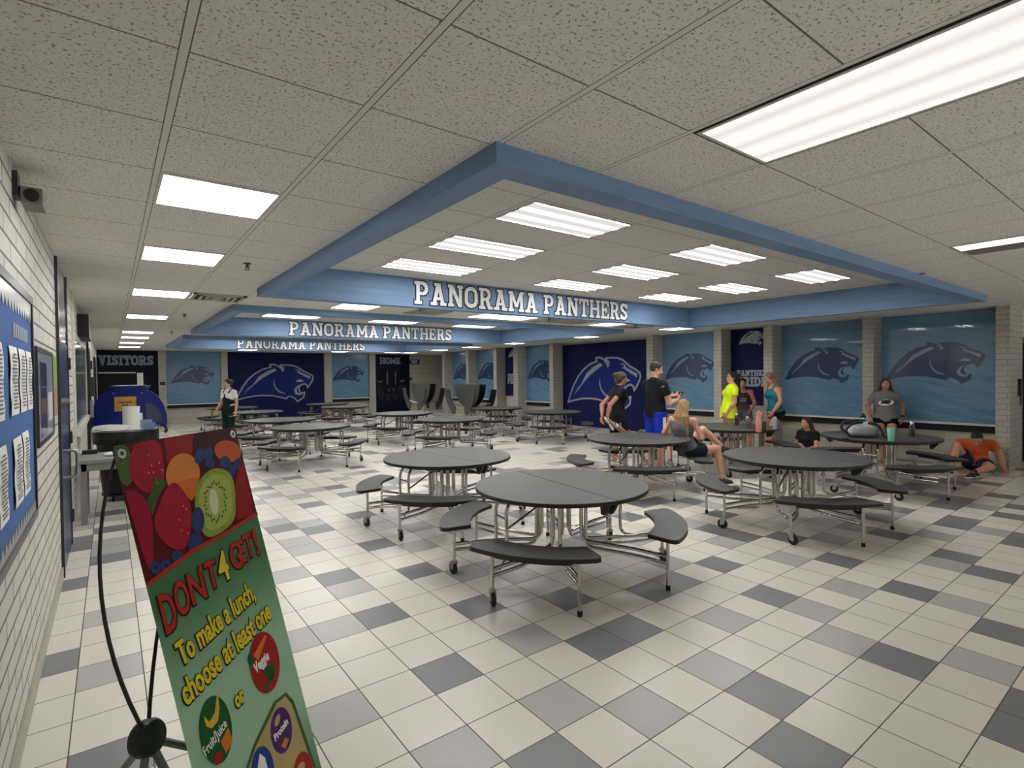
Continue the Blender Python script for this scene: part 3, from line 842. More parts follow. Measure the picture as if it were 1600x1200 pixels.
# ================================================================== LEFT SIDE
# --- X-frame banner stand, leaning back towards the wall
B_TL = Vector((-.002, 2.042, 1.480)); B_A = Vector((.691, .723, 0)).normalized()
B_E = Vector((.175, -.167, -.970)).normalized(); B_N = B_E.cross(B_A).normalized()   # faces the hall
if B_N.x < 0: B_N = -B_N
def bp(s, t, o=0): return B_TL + B_A*s + B_E*t + B_N*o
FRUIT = [['tomato_red',[[209,-1],[357,0],[315,87],[192,84]]],['dark',[[357,0],[569,-5],[592,56],[370,170],[309,104]]],['leaf',[[60,56],[55,89],[44,115],[29,129],[13,128],[0,114],[-8,88],[-9,56],[-4,24],[6,-2],[21,-17],[36,-18],[50,-4],[59,23]]],['strawberry',[[104,-3],[191,-1],[182,83],[172,137],[108,178],[58,151],[37,105],[45,59],[73,16]]],['pepper',[[4,139],[40,147],[78,187],[81,262],[60,319],[43,386],[23,409],[15,355],[9,252]]],['peach',[[333,160],[309,190],[274,209],[237,213],[204,202],[181,180],[173,150],[180,118],[201,90],[233,70],[270,63],[305,71],[331,94],[341,126]]],['peachlow',[[213,157],[330,162],[295,215],[263,237],[229,200]]],['peach2',[[590,121],[567,135],[534,140],[498,136],[468,123],[447,105],[439,85],[447,66],[468,52],[499,46],[534,49],[567,61],[590,80],[599,101]]],['tomato_red',[[592,152],[584,374],[466,365],[506,237],[549,179]]],['blueberry',[[376,98],[363,108],[348,114],[335,114],[327,110],[324,101],[327,89],[336,77],[350,67],[364,61],[378,60],[387,65],[390,74],[386,86]]],['blueberry',[[426,96],[417,106],[405,112],[393,114],[383,111],[377,103],[377,93],[382,82],[391,72],[403,65],[415,63],[425,66],[431,74],[431,84]]],['blueberry',[[428,128],[423,135],[413,140],[400,141],[388,139],[379,134],[374,126],[374,118],[379,111],[389,106],[401,105],[413,106],[423,112],[428,119]]],['blueberry',[[518,131],[517,143],[510,153],[499,159],[484,161],[471,157],[460,148],[454,137],[455,126],[461,116],[473,109],[487,108],[501,111],[512,120]]],['blueberry',[[576,160],[567,169],[555,174],[543,176],[533,173],[528,166],[528,156],[533,146],[542,137],[554,131],[566,129],[576,132],[581,139],[581,149]]],['blueberry',[[529,181],[520,191],[509,197],[498,198],[489,195],[485,188],[485,179],[491,168],[500,159],[511,153],[522,151],[531,154],[535,161],[535,171]]],['leaf2',[[125,122],[155,134],[179,149],[134,179],[103,214],[83,247],[78,208],[74,191],[112,163]]],['strawberry',[[207,152],[236,190],[257,253],[225,337],[185,387],[134,375],[93,329],[75,271],[115,218],[165,169]]],['kiwi',[[417,141],[492,168],[508,218],[483,310],[457,362],[382,385],[293,387],[268,339],[269,256],[291,202],[344,159]]],['kiwicore',[[392,270],[386,291],[377,306],[366,314],[356,312],[348,301],[345,284],[347,263],[353,242],[362,226],[373,218],[383,220],[391,230],[394,248]]],['blueberry',[[300,318],[290,336],[276,349],[261,354],[247,350],[238,338],[235,320],[239,301],[248,283],[262,270],[277,264],[291,268],[300,280],[303,298]]],['blueberry',[[259,396],[245,406],[229,410],[214,408],[201,401],[195,389],[195,375],[202,363],[215,353],[231,348],[247,349],[260,357],[267,369],[266,383]]],['blueberry',[[165,405],[159,412],[150,416],[139,416],[129,413],[120,406],[116,397],[116,388],[121,381],[130,377],[140,376],[151,380],[160,387],[165,396]]],['blueberry',[[69,408],[64,416],[56,421],[47,421],[37,418],[30,411],[27,402],[27,393],[32,385],[40,381],[49,380],[59,383],[66,390],[70,399]]],['blueberry',[[110,418],[105,426],[97,430],[87,430],[77,427],[70,420],[66,411],[66,402],[71,395],[79,390],[89,390],[99,393],[107,400],[111,409]]]]
SEEDS = [[424,280],[423,295],[418,311],[403,315],[393,328],[380,325],[368,334],[355,340],[347,328],[335,328],[333,313],[323,307],[315,298],[321,282],[318,269],[328,256],[330,242],[334,226],[348,221],[357,208],[370,210],[382,201],[395,194],[404,206],[417,205],[419,221],[430,226],[439,236],[432,253],[436,267]]
def banner():
    BWD, BHT = .60, 1.47
    t = thing('banner_stand', 'green and fruit printed lunch banner on a black X-frame stand, left foreground', 'banner', (bp(.1, BHT).x, bp(.1, BHT).y, 0))
    inv = Matrix.Translation(-t.location)
    def fin(o):
        o.data.transform(inv); o.parent = t; return o
    def lay(name, pts, off, m, par=None, w=None):
        mb = MB()
        if w: stroke(mb, pts, w, bp(0,0,off), B_A, -B_E, 0, .0006)
        else: mb.poly(pts, bp(0,0,off), B_A, -B_E, 0, .0006)
        o = mb.build(name, m); o.data.transform(inv); o.parent = par or t; return o
    # nz of (A, -E) must point at the hall
    M_BAN = NTban()
    sh = lay('printed_sheet', [(0,0),(BWD,0),(BWD,-BHT),(0,-BHT)], -.0006, M_BAN)
    mats = dict(tomato_red=mat('print_tomato', (140,22,30), .5, 0, .12, noise=.2, nscale=8), dark=mat('print_dark_berry', (58,10,16), .5, 0, .12), leaf=mat('print_leaf', (70,98,46), .5, 0, .12, noise=.3, nscale=12),
        leaf2=mat('print_stem_leaf', (62,84,34), .5, 0, .12, noise=.4, nscale=30), strawberry=mat('print_strawberry', (158,22,44), .5, 0, .12, noise=.25, nscale=45), pepper=mat('print_pepper', (150,22,52), .5, 0, .12, noise=.25, nscale=6),
        peach=mat('print_peach', (214,130,62), .5, 0, .12, noise=.22, nscale=7), peachlow=mat('print_peach_base', (206,104,40), .5, 0, .12), peach2=mat('print_apricot', (190,84,44), .5, 0, .12, noise=.2, nscale=8),
        blueberry=mat('print_blueberry', (44,58,104), .5, 0, .12, noise=.3, nscale=40), kiwi=mat('print_kiwi', (132,152,62), .5, 0, .12, noise=.25, nscale=25), kiwicore=mat('print_kiwi_core', (206,208,170), .5, 0, .12))
    photo = lay('fruit_photo', [(0,0),(BWD,0),(BWD,-.375),(.4,-.393),(.2,-.403),(0,-.44)], .0002, mat('print_fruit_ground', (84,14,24), .5, 0, .12))
    lim = lambda x: .44-.065*x/.6
    off = .001
    for nm, pts in FRUIT:
        P = []
        for x, y in pts:
            x = min(max(x/1000., .001), BWD-.001); y = min(max(y/1000., .001), lim(x)-.003); P.append((x, -y))
        off += .00005
        for _ in range(2 if len(P) > 5 else 0):
            P = [((a[0]*.75+b[0]*.25, a[1]*.75+b[1]*.25), (a[0]*.25+b[0]*.75, a[1]*.25+b[1]*.75)) for a, b in zip(P, P[1:]+P[:1])]; P = [z for ab in P for z in ab]
        lay('fruit_print', P, off, mats[nm], photo)
        if nm == 'blueberry' and off > .0021:
            cx = sum(p[0] for p in P)/len(P); cy = sum(p[1] for p in P)/len(P)
            lay('fruit_print', [(cx+(p[0]-cx)*.3, cy+(p[1]-cy)*.3) for p in P], off+.00003, mats['dark'], photo)
        if nm == 'kiwi':
            cx = sum(p[0] for p in P)/len(P); cy = sum(p[1] for p in P)/len(P)
            lay('fruit_print', [(cx+(p[0]-cx)*.82, cy+(p[1]-cy)*.82) for p in P], off+.00003, mat('print_kiwi_flesh', (158,174,84), .5, 0, .12, noise=.2, nscale=60), photo)
    mb = MB()
    for x, y in SEEDS:
        x /= 1000.; y /= -1000.
        d = Vector((x-.402, y+.222)); d.normalize(); q = Vector((-d.y, d.x)); c = Vector((x, y))
        mb.poly([tuple(c-d*.008), tuple(c+q*.0035), tuple(c+d*.008), tuple(c-q*.0035)], bp(0,0,off+.0004), B_A, -B_E, 0, .0004)
    rs = random.Random(3)
    sp = MB(); gl = MB()
    for cx, cy, rx, ry in ((.172,.265,.062,.095), (.115,.085,.055,.07)):
        for i in range(46):
            a = rs.random()*6.28; r_ = rs.random()**.5; x = cx+rx*r_*cos(a); y = -cy+ry*r_*sin(a)
            (gl if rs.random() < .35 and x > cx-.01 else sp).poly([(x-.0026,y),(x,y-.004),(x+.0026,y),(x,y+.004)], bp(0,0,off+.0005), B_A, -B_E, 0, .0003)
    for b_, n_, m_ in ((sp, 'berry_seeds', mat('print_seed', (110,30,30), .5)), (gl, 'berry_glints', mat('print_glint', (226,150,156), .5))):
        o = b_.build(n_, m_); o.data.transform(inv); o.parent = photo; o['kind'] = 'stuff'
    o = mb.build('kiwi_seeds', M_BLACK); o.data.transform(inv); o.parent = photo
    o['kind'] = 'stuff'
    lay('red_border', [(0,-.447),(.2,-.412),(.4,-.399),(BWD,-.380),(BWD,-.367),(.4,-.386),(.2,-.397),(0,-.433)], .0026, mat('print_border_red', (168,52,34), .5, 0, .12))
    # words
    up_ = -B_E
    def word(txt, s, tt, size, m, width, off, bold, rise=0.0, shear=0.0, par=None):
        d = (B_A + up_*rise).normalized()
        u = B_N.cross(d).normalized()
        o = text_mesh('lettering', txt, size, m, bp(s, tt, 0), d, u, None, bold, .0004, off, 'LEFT', 1.0, shear)
        xs = [(Vector(v.co)-bp(s,tt,0)).dot(d) for v in o.data.vertices]
        k = width/(max(xs)-min(xs)); x0 = min(xs); O = bp(s, tt, 0)
        for v in o.data.vertices:
            p = v.co - O; x = p.dot(d); v.co = O + d*((x-x0)*k) + (p - d*x)
        o.data.transform(inv); o.parent = par or t; return o
    RED = mat('print_letter_red', (176,44,34), .5, 0, .12); DKG = mat('print_letter_dark', (38,34,22), .5, 0, .12); YEL = mat('print_letter_yellow', (216,196,52), .5, 0, .12); WHT = mat('print_letter_white', (232,232,226), .5, 0, .12)
    for txt, s, tt, w, size in (("D", .022, .608, .055, .17), ("O", .082, .582, .062, .15), ("N", .15, .572, .07, .145), ("'", .214, .56, .014, .13), ("T", .238, .557, .055, .135), ("G", .375, .540, .062, .14), ("E", .432, .530, .035, .12), ("T", .468, .525, .05, .13), ("!", .532, .530, .022, .14)):
        word(txt, s, tt, size, DKG, w*1.16, .0022, .007)
        word(txt, s+w*.05, tt-.003, size, RED, w, .0034, .003)
    word("4", .298, .556, .155, DKG, .066, .0022, .007); word("4", .303, .553, .150, YEL, .056, .0034, .003)
    for txt, s, tt, w, size in (("To make a lunch,", .050, .722, .415, .105), ("choose at least one", .030, .838, .50, .108), ("or", .228, .972, .050, .075)):
        word(txt, s-.003, tt+.002, size, DKG, w+.006, .0022, .0075, .11 if len(txt) > 3 else .05)
        word(txt, s, tt, size, YEL, w, .0034, .0034, .11 if len(txt) > 3 else .05)
    # round badges
    def ellp(cx, cy, rx, ry, n=28, rot=0): return [(cx+rx*cos(2*pi*i/n)*cos(rot)-ry*sin(2*pi*i/n)*sin(rot), -cy+rx*cos(2*pi*i/n)*sin(rot)+ry*sin(2*pi*i/n)*cos(rot)) for i in range(n)]
    tan = mat('print_tan_tray', (176,158,110), .5, 0, .12, noise=.12, nscale=9)
    lay('tray_print', [(.13,-1.22),(.26,-1.13),(.42,-1.068),(.50,-1.08),(.532,-1.135),(.565,-1.42),(.565,-1.466),(.08,-1.466)], .0012, mat('print_tray_edge', (70,92,50), .5, 0, .12))
    lay('tray_print', [(.15,-1.22),(.27,-1.14),(.43,-1.082),(.49,-1.09),(.515,-1.14),(.545,-1.42),(.545,-1.466),(.10,-1.466)], .0018, tan)
    GRN = mat('print_badge_green', (28,86,44), .5, 0, .12); RDB = mat('print_badge_red', (158,36,32), .5, 0, .12); PUR = mat('print_badge_purple', (74,40,104), .5, 0, .12); BLU = mat('print_badge_blue', (36,66,138), .5, 0, .12)
    ORG = mat('print_orange', (206,120,48), .5, 0, .12); BAN = mat('print_banana', (214,170,60), .5, 0, .12)
    b = lay('badge', ellp(.122, .975, .070, .105), .0024, GRN)
    word("Fruit/Juice", .055, 1.018, .045, WHT, .118, .0034, .0006, .22, 0, b)
    lay('badge_picture', [(.085,-.905),(.10,-.935),(.13,-.925),(.155,-.885),(.16,-.885),(.155,-.925),(.135,-.955),(.105,-.96),(.085,-.94)], .0034, BAN, b)
    lay('badge_picture', [(.125,-1.02),(.17,-1.0),(.175,-1.05),(.135,-1.065)], .0034, ORG, b); lay('badge_picture', ellp(.10,1.055,.02,.018), .0034, RDB, b)
    b = lay('badge', ellp(.425, .915, .088, .112), .0024, RDB)
    word("Veggie", .358, .924, .052, WHT, .095, .0034, .002, .09, 0, b)
    lay('badge_picture', [(.37,-.86),(.46,-.825),(.465,-.835),(.39,-.89)], .0034, ORG, b); lay('badge_picture', ellp(.352,.868,.014,.022), .0034, GRN, b)
    for c in ((.425,.95,.02,.02), (.452,.955,.018,.02), (.44,.978,.018,.016)): lay('badge_picture', ellp(*c), .0034, GRN, b)
    lay('badge_picture', [(.385,-1.0),(.43,-.965),(.435,-.985),(.395,-1.015)], .0034, GRN, b)
    b = lay('badge', ellp(.420, 1.18, .066, .080), .0024, PUR)
    word("Protein", .372, 1.192, .036, WHT, .095, .0034, .0013, .10, 0, b)
    lay('badge_picture', ellp(.41,1.135,.022,.014, 16, .5), .0034, tan, b); lay('badge_picture', [(.395,-1.225),(.43,-1.215),(.445,-1.235),(.415,-1.25)], .0034, ORG, b)
    b = lay('badge', ellp(.275, 1.235, .062, .085), .0024, BLU)
    lay('badge_picture', [(.255,-1.28),(.255,-1.20),(.28,-1.17),(.30,-1.20),(.30,-1.28)], .0034, WHT, b)
    b = lay('badge', ellp(.480, 1.395, .065, .075), .0024, RDB)
    lay('badge_picture', ellp(.47,1.37,.03,.02), .0034, tan, b)
    # grommets
    for s, tt in ((.028,.028), (BWD-.028,.028)):
        o = MB().lathe(bp(s,tt,.0005), [(.006,0),(.017,0),(.015,.003),(.008,.003)], 18, B_N).build('grommet', M_STEEL); o.data.transform(inv); o.parent = t
        MB().lathe(bp(s,tt,.0008)-t.location, [(.007,0),(.007,.0032)], 14, B_N).build('hook', M_BLACK, t)
    # frame: hub, bowed fibre arms to the corners, tubular legs
    hub = Vector((.072, 2.02, .555))
    back = -B_N
    o = MB().lathe(hub-B_N*.03, [(.03,0),(.052,.006),(.055,.018),(.055,.042),(.048,.054),(.02,.058)], 22, B_N).build('hub', M_BLACK); o.data.transform(inv); o.parent = t
    def arm(name, end, bow, r0, r1, m, n=14):
        pts = []
        for i in range(n+1):
            u = i/n; p = hub.lerp(end, u) + bow*(4*u*(1-u)); pts.append(p)
        o = MB().tube(pts, [r0+(r1-r0)*i/n for i in range(n+1)], 8).build(name, m, None, True); o.data.transform(inv); o.parent = t
        return o
    arm('bowed_arm', bp(.02,.02,-.004), Vector((-.075,-.085,.04)), .0062, .0042, M_BLACK)
    arm('bowed_arm', bp(BWD-.02,.02,-.004), Vector((-.05,.10,.06)), .0062, .0042, M_BLACK)
    o = MB().cyl(bp(.02,.055,-.006), bp(.02,.005,-.006), .0085, .0085, 10).build('arm_tip', M_BLACK); o.data.transform(inv); o.parent = t
    grey = mat('grey_tube', (112,112,110), .4, .6)
    arm('tube_leg', Vector((-.05,1.60,.012)), Vector((0,0,0)), .012, .012, grey)
    arm('tube_leg', Vector((.30,1.78,.012)), Vector((0,0,0)), .012, .012, grey)
    arm('tube_leg', bp(BWD-.05,1.45,-.01), Vector((0,0,0)), .012, .012, grey)
    arm('tube_leg', Vector((-.18,2.45,.012)), Vector((0,0,0)), .012, .012, grey)
def NTban():
    t = NT('banner_green_print', .4, .4)
    # darker green at both ends of the sheet, paler mint in the middle (printed gradient)
    f1 = t.ramp(t.z, .98, .62); f2 = t.ramp(t.z, .05, .38)
    f = t.math('MULTIPLY', f1, f2)
    n = t.noise(t.pos, 14, 3)
    c = t.mix(t.math('ADD', t.math('MULTIPLY', f, 1.0), t.math('MULTIPLY', n, .12)), lin((40,98,52)), lin((150,190,158)))
    t.color(c); return t.m
banner()

# --- bulletin board with menus
def wall_xf(mb_name, y0, y1, z0, z1, th, m, par=None, x=XL):
    return MB().box((x, y0, z0), (x+th, y1, z1)).build(mb_name, m, par)
bd = thing('bulletin_board', 'blue papered bulletin board with typed sheets on the brick wall at far left', 'bulletin board', (XL, 3.0, .95))
def onb(name, y0, y1, z0, z1, x0, x1, m, par=None):
    return MB().box((x0, y0-3.0, z0-.95), (x1, y1-3.0, z1-.95)).build(name, m, par or bd)
onb('backing', 2.1, 3.90, .97, 2.11, .002, .018, mat('blue_board_paper', (58, 96, 158), .8, noise=.12, nscale=6, bump=.2))
for a in ((2.06, 3.94, 2.10, 2.14), (2.06, 3.94, .94, .98), (2.06, 2.10, .98, 2.10), (3.90, 3.94, .98, 2.10)):
    onb('frame', a[0], a[1], a[2], a[3], 0, .028, M_ALU)
mb = MB(); rnd = random.Random(5)
def wavy(z0, z1, sgn):
    pts = [(2.1-3, z1-.95)]; pts = []
    y = 2.1
    while y < 3.9:
        pts.append((y-3, (z0 if (len(pts) % 2) else z0+sgn*.05)-.95)); y += .045
    pts.append((.9, z0-.95)); pts.append((.9, z1-.95)); pts.append((-.9, z1-.95)); return pts
MB().poly(wavy(1.99, 2.10, 1), (0,0,0), (0,1,0), (0,0,1), .019, .021).build('border_strip', mat('silver_border', (188,186,178), .3, .3), bd)
MB().poly(wavy(1.05, .98, -1), (0,0,0), (0,1,0), (0,0,1), .019, .021).build('border_strip', mat('grey_border', (150,150,146), .4, .2), bd)
for i in range(7): onb('title_letter', 3.22+.075*i, 3.22+.075*i+.055, 1.88, 1.945, .018, .0205, mat('pale_title', (150,158,166), .6))
def sheet(y0, y1, z0, z1, rows):
    n = 6; pts = []
    mb = MB(); y0 -= 3; y1 -= 3; z0 -= .95; z1 -= .95
    A = []
    for i in range(n+1):
        z = z1+(z0-z1)*i/n; x = .021+.006*abs(sin(i*.9))
        A.append((mb.bm.verts.new((x, y0, z)), mb.bm.verts.new((x, y1, z))))
    for p, q in zip(A, A[1:]): mb.bm.faces.new((p[0], p[1], q[1], q[0]))
    o = mb.build('typed_sheet', M_WHITE, bd)
    md = MB()
    for r in range(rows):
        z = z1-.035-(z1-z0-.05)*r/rows
        w = (y1-y0)*(.35+.4*((r*37) % 10)/10)
        md.box((.0285, (y0+y1)/2-w/2, z-.004), (.0292, (y0+y1)/2+w/2, z+.004))
    md.build('typed_lines', mat('grey_type', (120,120,122), .8), o)
    return o
for a in ((2.36, 2.58, 1.53, 1.835), (2.66, 2.88, 1.53, 1.835), (3.06, 3.30, 1.535, 1.835), (3.35, 3.58, 1.535, 1.835), (3.62, 3.83, 1.535, 1.835), (2.7, 2.92, 1.13, 1.43), (3.11, 3.37, 1.13, 1.43), (3.41, 3.64, 1.13, 1.435)): sheet(*a, 16)
tag(wall_xf('wall_notice', 3.99, 4.06, 1.51, 1.80, .004, mat('dull_red_notice', (150,70,60), .7)), 'narrow dull red notice on the brick beside the bulletin board', 'notice')
# --- glazed poster case and flyers
pc = thing('poster_case', 'dark framed poster in a wall case between the board and the blue door', 'poster', (XL, 4.7, 1.29))
def onp(name, y0, y1, z0, z1, x0, x1, m, par=None): return MB().box((x0, y0-4.7, z0-1.29), (x1, y1-4.7, z1-1.29)).build(name, m, par or pc)
for a in ((4.24, 5.32, 1.86, 1.89), (4.24, 5.32, 1.28, 1.31), (4.24, 4.27, 1.31, 1.86), (5.29, 5.32, 1.31, 1.86)): onp('frame', a[0], a[1], a[2], a[3], 0, .016, M_ALU)
onp('poster_sheet', 4.27, 5.29, 1.31, 1.86, .002, .012, mat('poster_pale_blue', (150,156,172), .4, noise=.35, nscale=9, coat=.6))
onp('poster_picture', 4.40, 4.80, 1.33, 1.80, .012, .014, mat('poster_navy', (40,42,84), .3, coat=.6)); onp('poster_picture', 4.9, 5.2, 1.4, 1.6, .012, .014, mat('poster_light', (200,196,196), .4))
fl = tag(wall_xf('flyer', 5.36, 5.82, 1.64, 1.88, .006, mat('green_flyer', (120,160,60), .5, noise=.3, nscale=14)), 'green printed flyer on the wall just left of the blue door', 'flyer')
tag(wall_xf('flyer', 5.36, 5.82, 1.40, 1.63, .006, mat('brown_flyer', (150,116,84), .5, noise=.5, nscale=16)), 'brown and cream flyer below the green flyer by the blue door', 'flyer')
# --- blue door in the left wall
d = struct(MB().box((XL, 5.98, .01), (XL+.012, 7.06, 2.0)).build('door_4', M_DOORB))
MB().box((XL, 5.90, 0), (XL+.02, 5.98, CEIL)).box((XL, 7.06, 0), (XL+.02, 7.16, CEIL)).build('door_frame', M_ALU, d)
MB().box((XL, 5.98, 2.03), (XL+.01, 7.06, CEIL)).build('transom_panel', mat('grey_blue_transom', (110,118,134), .2, coat=.8), d)
MB().box((XL, 5.98, 2.0), (XL+.016, 7.06, 2.035)).build('door_header', M_ALU, d)
MB().tube([(XL+.01,6.15,1.06),(XL+.11,6.15,1.06),(XL+.11,6.15,.82),(XL+.01,6.15,.82)], .013, 10, .04).build('door_handle', M_STEEL, d, True)
MB().cyl((XL+.01,6.15,1.5), (XL+.06,6.15,1.5), .03, .028, 16).build('lock', M_STEEL, d)
for z in (.3, 1.1, 1.85): MB().box((XL+.01, 7.03, z-.06), (XL+.04, 7.09, z+.06)).build('hinge', M_ALU, d)
# --- serving window, frame, boxes and a second dark doorway along the left wall
w = struct(MB().box((XL, 8.5, 1.05), (XL+.01, 12.3, 2.2)).build('window_9', M_STEELG))
MB().box((XL, 8.2, 0), (XL+.02, 8.5, CEIL)).build('window_frame', M_FRAMEW, w)
MB().box((XL, 8.5, 2.2), (XL+.02, 12.4, 2.28)).box((XL, 8.5, .98), (XL+.05, 12.4, 1.05)).box((XL, 12.3, .98), (XL+.02, 12.4, CEIL)).build('window_frame', M_FRAMEW, w)
tag(MB().box((XL, 9.7, 2.3), (XL+.13, 11.0, 2.62)).build('wall_display', M_BLACK), 'black box mounted high above the serving window on the left wall', 'wall box')
d = struct(MB().box((XL, 12.6, 0), (XL+.05, 13.6, 2.6)).build('door_5', mat('black_door', (24,25,28), .25)))
MB().box((XL+.05, 12.75, .98), (XL+.10, 12.79, 1.3)).build('door_handle', M_STEEL, d)
for z in (1.9, .9): MB().box((XL+.05, 13.5, z), (XL+.08, 13.56, z+.16)).build('hinge', M_ALU, d)
tag(MB().box((XL, 15.6, 1.3), (XL+.06, 15.9, 1.75)).build('alarm_box', M_ALU), 'small dark box on the left wall beyond the black door', 'wall box')
d = struct(MB().box((XL, 18.2, 0), (XL+.04, 19.3, 2.3)).build('door_6', mat('black_door', (24,25,28), .25)))
cb = tag(MB().box((XL, 7.72, .72), (XL+.06, 7.85, .90)).build('outlet_box', mat('cream_box', (206,202,176), .5)), 'cream electrical box on the left wall above the grey table', 'outlet box')
# --- security camera
t = thing('security_camera', 'small grey security camera high in the upper left corner', 'camera', (XL, 3.55, 2.60))
MB().box((0,-.05,-.02), (.02,.05,.10)).build('mount', M_ALU, t)
MB().cyl((.02,0,.03), (.07,-.01,.0), .016, n=10).build('arm', M_ALU, t)
MB().box((.03,-.05,-.05), (.11,.12,.03)).build('housing', mat('camera_grey', (120,118,108), .5), t)
MB().cyl((.07,-.05,-.01), (.07,-.066,-.01), .03, n=18).build('lens', M_BLACK, t)

# --- grey work table by the door
t = thing('work_table', 'grey painted work table against the left wall, behind the banner', 'table', (.04, 8.25, 0))
gm = mat('grey_table_paint', (128,130,124), .5, noise=.1, nscale=20)
MB().box((-.36,-.38,.71), (.36,.42,.75)).build('tabletop', gm, t)
MB().box((-.33,-.35,.62), (.33,-.33,.71)).box((-.33,.37,.62), (.33,.39,.71)).box((-.33,-.35,.62), (-.31,.39,.71)).box((.31,-.35,.62), (.33,.39,.71)).build('apron', gm, t)
for sx in (-1, 1):
    for y in (-.33, .35): MB().box((sx*.31-.03, y-.02, 0), (sx*.31+.03, y+.04, .71)).build('leg', gm, t)
tag(MB().ball((-.02, 8.15, .775), (.07,.05,.024), 10, 6).ball((.06,8.18,.77), (.04,.035,.02), 8, 5).build('crumpled_napkin', M_WHITE), 'crumpled white napkin on the grey work table', 'napkin')
t = tag(MB().box((-.3, 8.5, .75), (-.15, 8.6, .80)).build('tape_dispenser', M_BLACK), 'small black box on the grey work table by the wall', 'box')

# --- black waste bin with card and paper on its lid
bx, by = .17, 9.35
t = thing('waste_bin', 'large black lined waste bin behind the banner, heaped with white paper', 'bin', (bx, by, 0))
MB().lathe((0,0,0), [(.26,.10),(.29,.12),(.355,.90),(.375,.92),(.375,.95),(.35,.955),(.34,.93)], 28).build('bin_body', M_BLACK, t, True)
MB().lathe((0,0,0), [(.385,.80),(.39,.90),(.385,.965),(.36,.97),(.30,.90)], 28).build('bin_liner', mat('black_bag_plastic', (14,14,15), .25), t, True)
MB().lathe((0,0,0), [(.27,.07),(.30,.075),(.30,.10),(.27,.105)], 24).build('dolly', M_BLACK, t)
for k in range(4):
    a = radians(45+90*k); MB().lathe((.24*cos(a)-.012,.24*sin(a),.035), [(.015,-.001),(.035,0),(.035,.024),(.015,.025)], 14, (1,0,0)).build('caster_wheel', M_RUBBER, t)
def curved_card(name, label, c, w, h, yaw, tilt, curve, m):
    mb = MB(); n = 8; rows = []
    R = Matrix.Rotation(yaw, 3, 'Z') @ Matrix.Rotation(tilt, 3, 'X')
    for i in range(n+1):
        s = -w/2+w*i/n; dz = curve*(1-(2*i/n-1)**2)
        rows.append([Vector(c)+R @ Vector((s, dz, 0)), Vector(c)+R @ Vector((s*1.08, dz*1.3, h))])
    v = [[mb.bm.verts.new(p) for p in r] for r in rows]; v2 = [[mb.bm.verts.new(p+R @ Vector((0,.004,0))) for p in r] for r in rows]
    for i in range(n):
        mb.bm.faces.new((v[i][0], v[i+1][0], v[i+1][1], v[i][1])); mb.bm.faces.new((v2[i][0], v2[i][1], v2[i+1][1], v2[i+1][0]))
        mb.bm.faces.new((v[i][1], v[i+1][1], v2[i+1][1], v2[i][1])); mb.bm.faces.new((v[i][0], v2[i][0], v2[i+1][0], v[i+1][0]))
    for i in (0, n): mb.bm.faces.new((v[i][0], v[i][1], v2[i][1], v2[i][0]))
    return tag(mb.build(name, m, None, True), label, 'paper')
curved_card('paper_roll_sheet', 'tall curled white paper standing upright on the black bin', (.22, 9.28, .982), .20, .32, radians(-20), radians(-4), -.06, M_WHITE)
curved_card('paper_roll_sheet', 'smaller white folded paper behind the tall curled paper on the bin', (.29, 9.36, .982), .15, .22, radians(10), radians(-10), .03, M_WHITE)
curved_card('paper_tray', 'long low white curled paper lying on the left of the bin', (-.03, 9.20, .99), .42, .10, radians(-25), radians(-62), -.02, M_WHITE)
tag(MB().poly([(-.36,-.05),(-.1,-.22),(.36,-.13),(.33,.12),(-.2,.2)], (bx, by, .9735), (1,0,0), (0,1,0), 0, .006).build('paper_tray', M_WHITE), 'flat white paper covering the top of the black bin', 'paper')
tag(MB().box((.36, 9.12, .975), (.50, 9.14, 1.07)).build('blue_card', mat('pale_blue_card', (98,120,160), .5)), 'small pale blue card standing on the right of the bin', 'card')
curved_card('blue_card', 'grey blue folded card behind the small pale blue card', (.40, 9.25, .975), .14, .13, radians(15), 0, .01, mat('grey_blue_card', (120,138,168), .5))

# --- blue food cart with rounded sides
KB = mat('cart_blue_plastic', (14, 34, 122), .35)
t = thing('food_cart', 'blue serving cart with rounded side wings and an orange notice', 'cart', (.27, 13.62, 0), radians(-12))
MB().poly([(-.24,.30),(.30,.30),(.30,1.50),(-.24,1.50)], (0,-.05,0), (1,0,0), (0,0,1), -.5, .03).build('cart_body', KB, t)
def wing(sx, x0, r):
    n = 12; pts = [(x0, .72), (x0, 1.47)]
    for i in range(n+1):
        a = radians(90-90*i/n); pts.append((x0+sx*r*cos(a), .80+.66*sin(a)))
    pts.append((x0+sx*r, .72)); return pts
MB().poly(wing(-1, -.24, .36), (0,-.05,0), (1,0,0), (0,0,1), -.03, .03).build('side_wing', KB, t)
MB().poly(wing(1, .30, .40), (0,-.05,0), (1,0,0), (0,0,1), -.03, .03).build('side_wing', KB, t)
n = 8; pts = [(.33,.80)]+[(.33+.30*cos(radians(90-90*i/n)), .80+.40*sin(radians(90-90*i/n))) for i in range(n+1)]
MB().poly(pts, (0,-.082,0), (1,0,0), (0,0,1), 0, .003).build('clear_window', mat('smoky_cart_window', (52,62,92), .15, coat=.7), t)
MB().box((-.30,-.10,1.50), (.34,.42,1.545)).build('top_shelf', KB, t)
MB().box((.13,.03,1.48), (.34,.19,1.51)).build('side_shelf', KB, t)
MB().box((-.24,-.10,1.545), (.28,.40,1.56)).build('top_tray', M_STEEL, t)
for x in (-.21, .27): MB().cyl((x,-.082,1.40), (x,-.095,1.40), .016, n=12).build('bolt', M_STEEL, t)
MB().box((-.22,0,.12), (.28,.40,.30)).build('cart_base', M_BLACK, t)
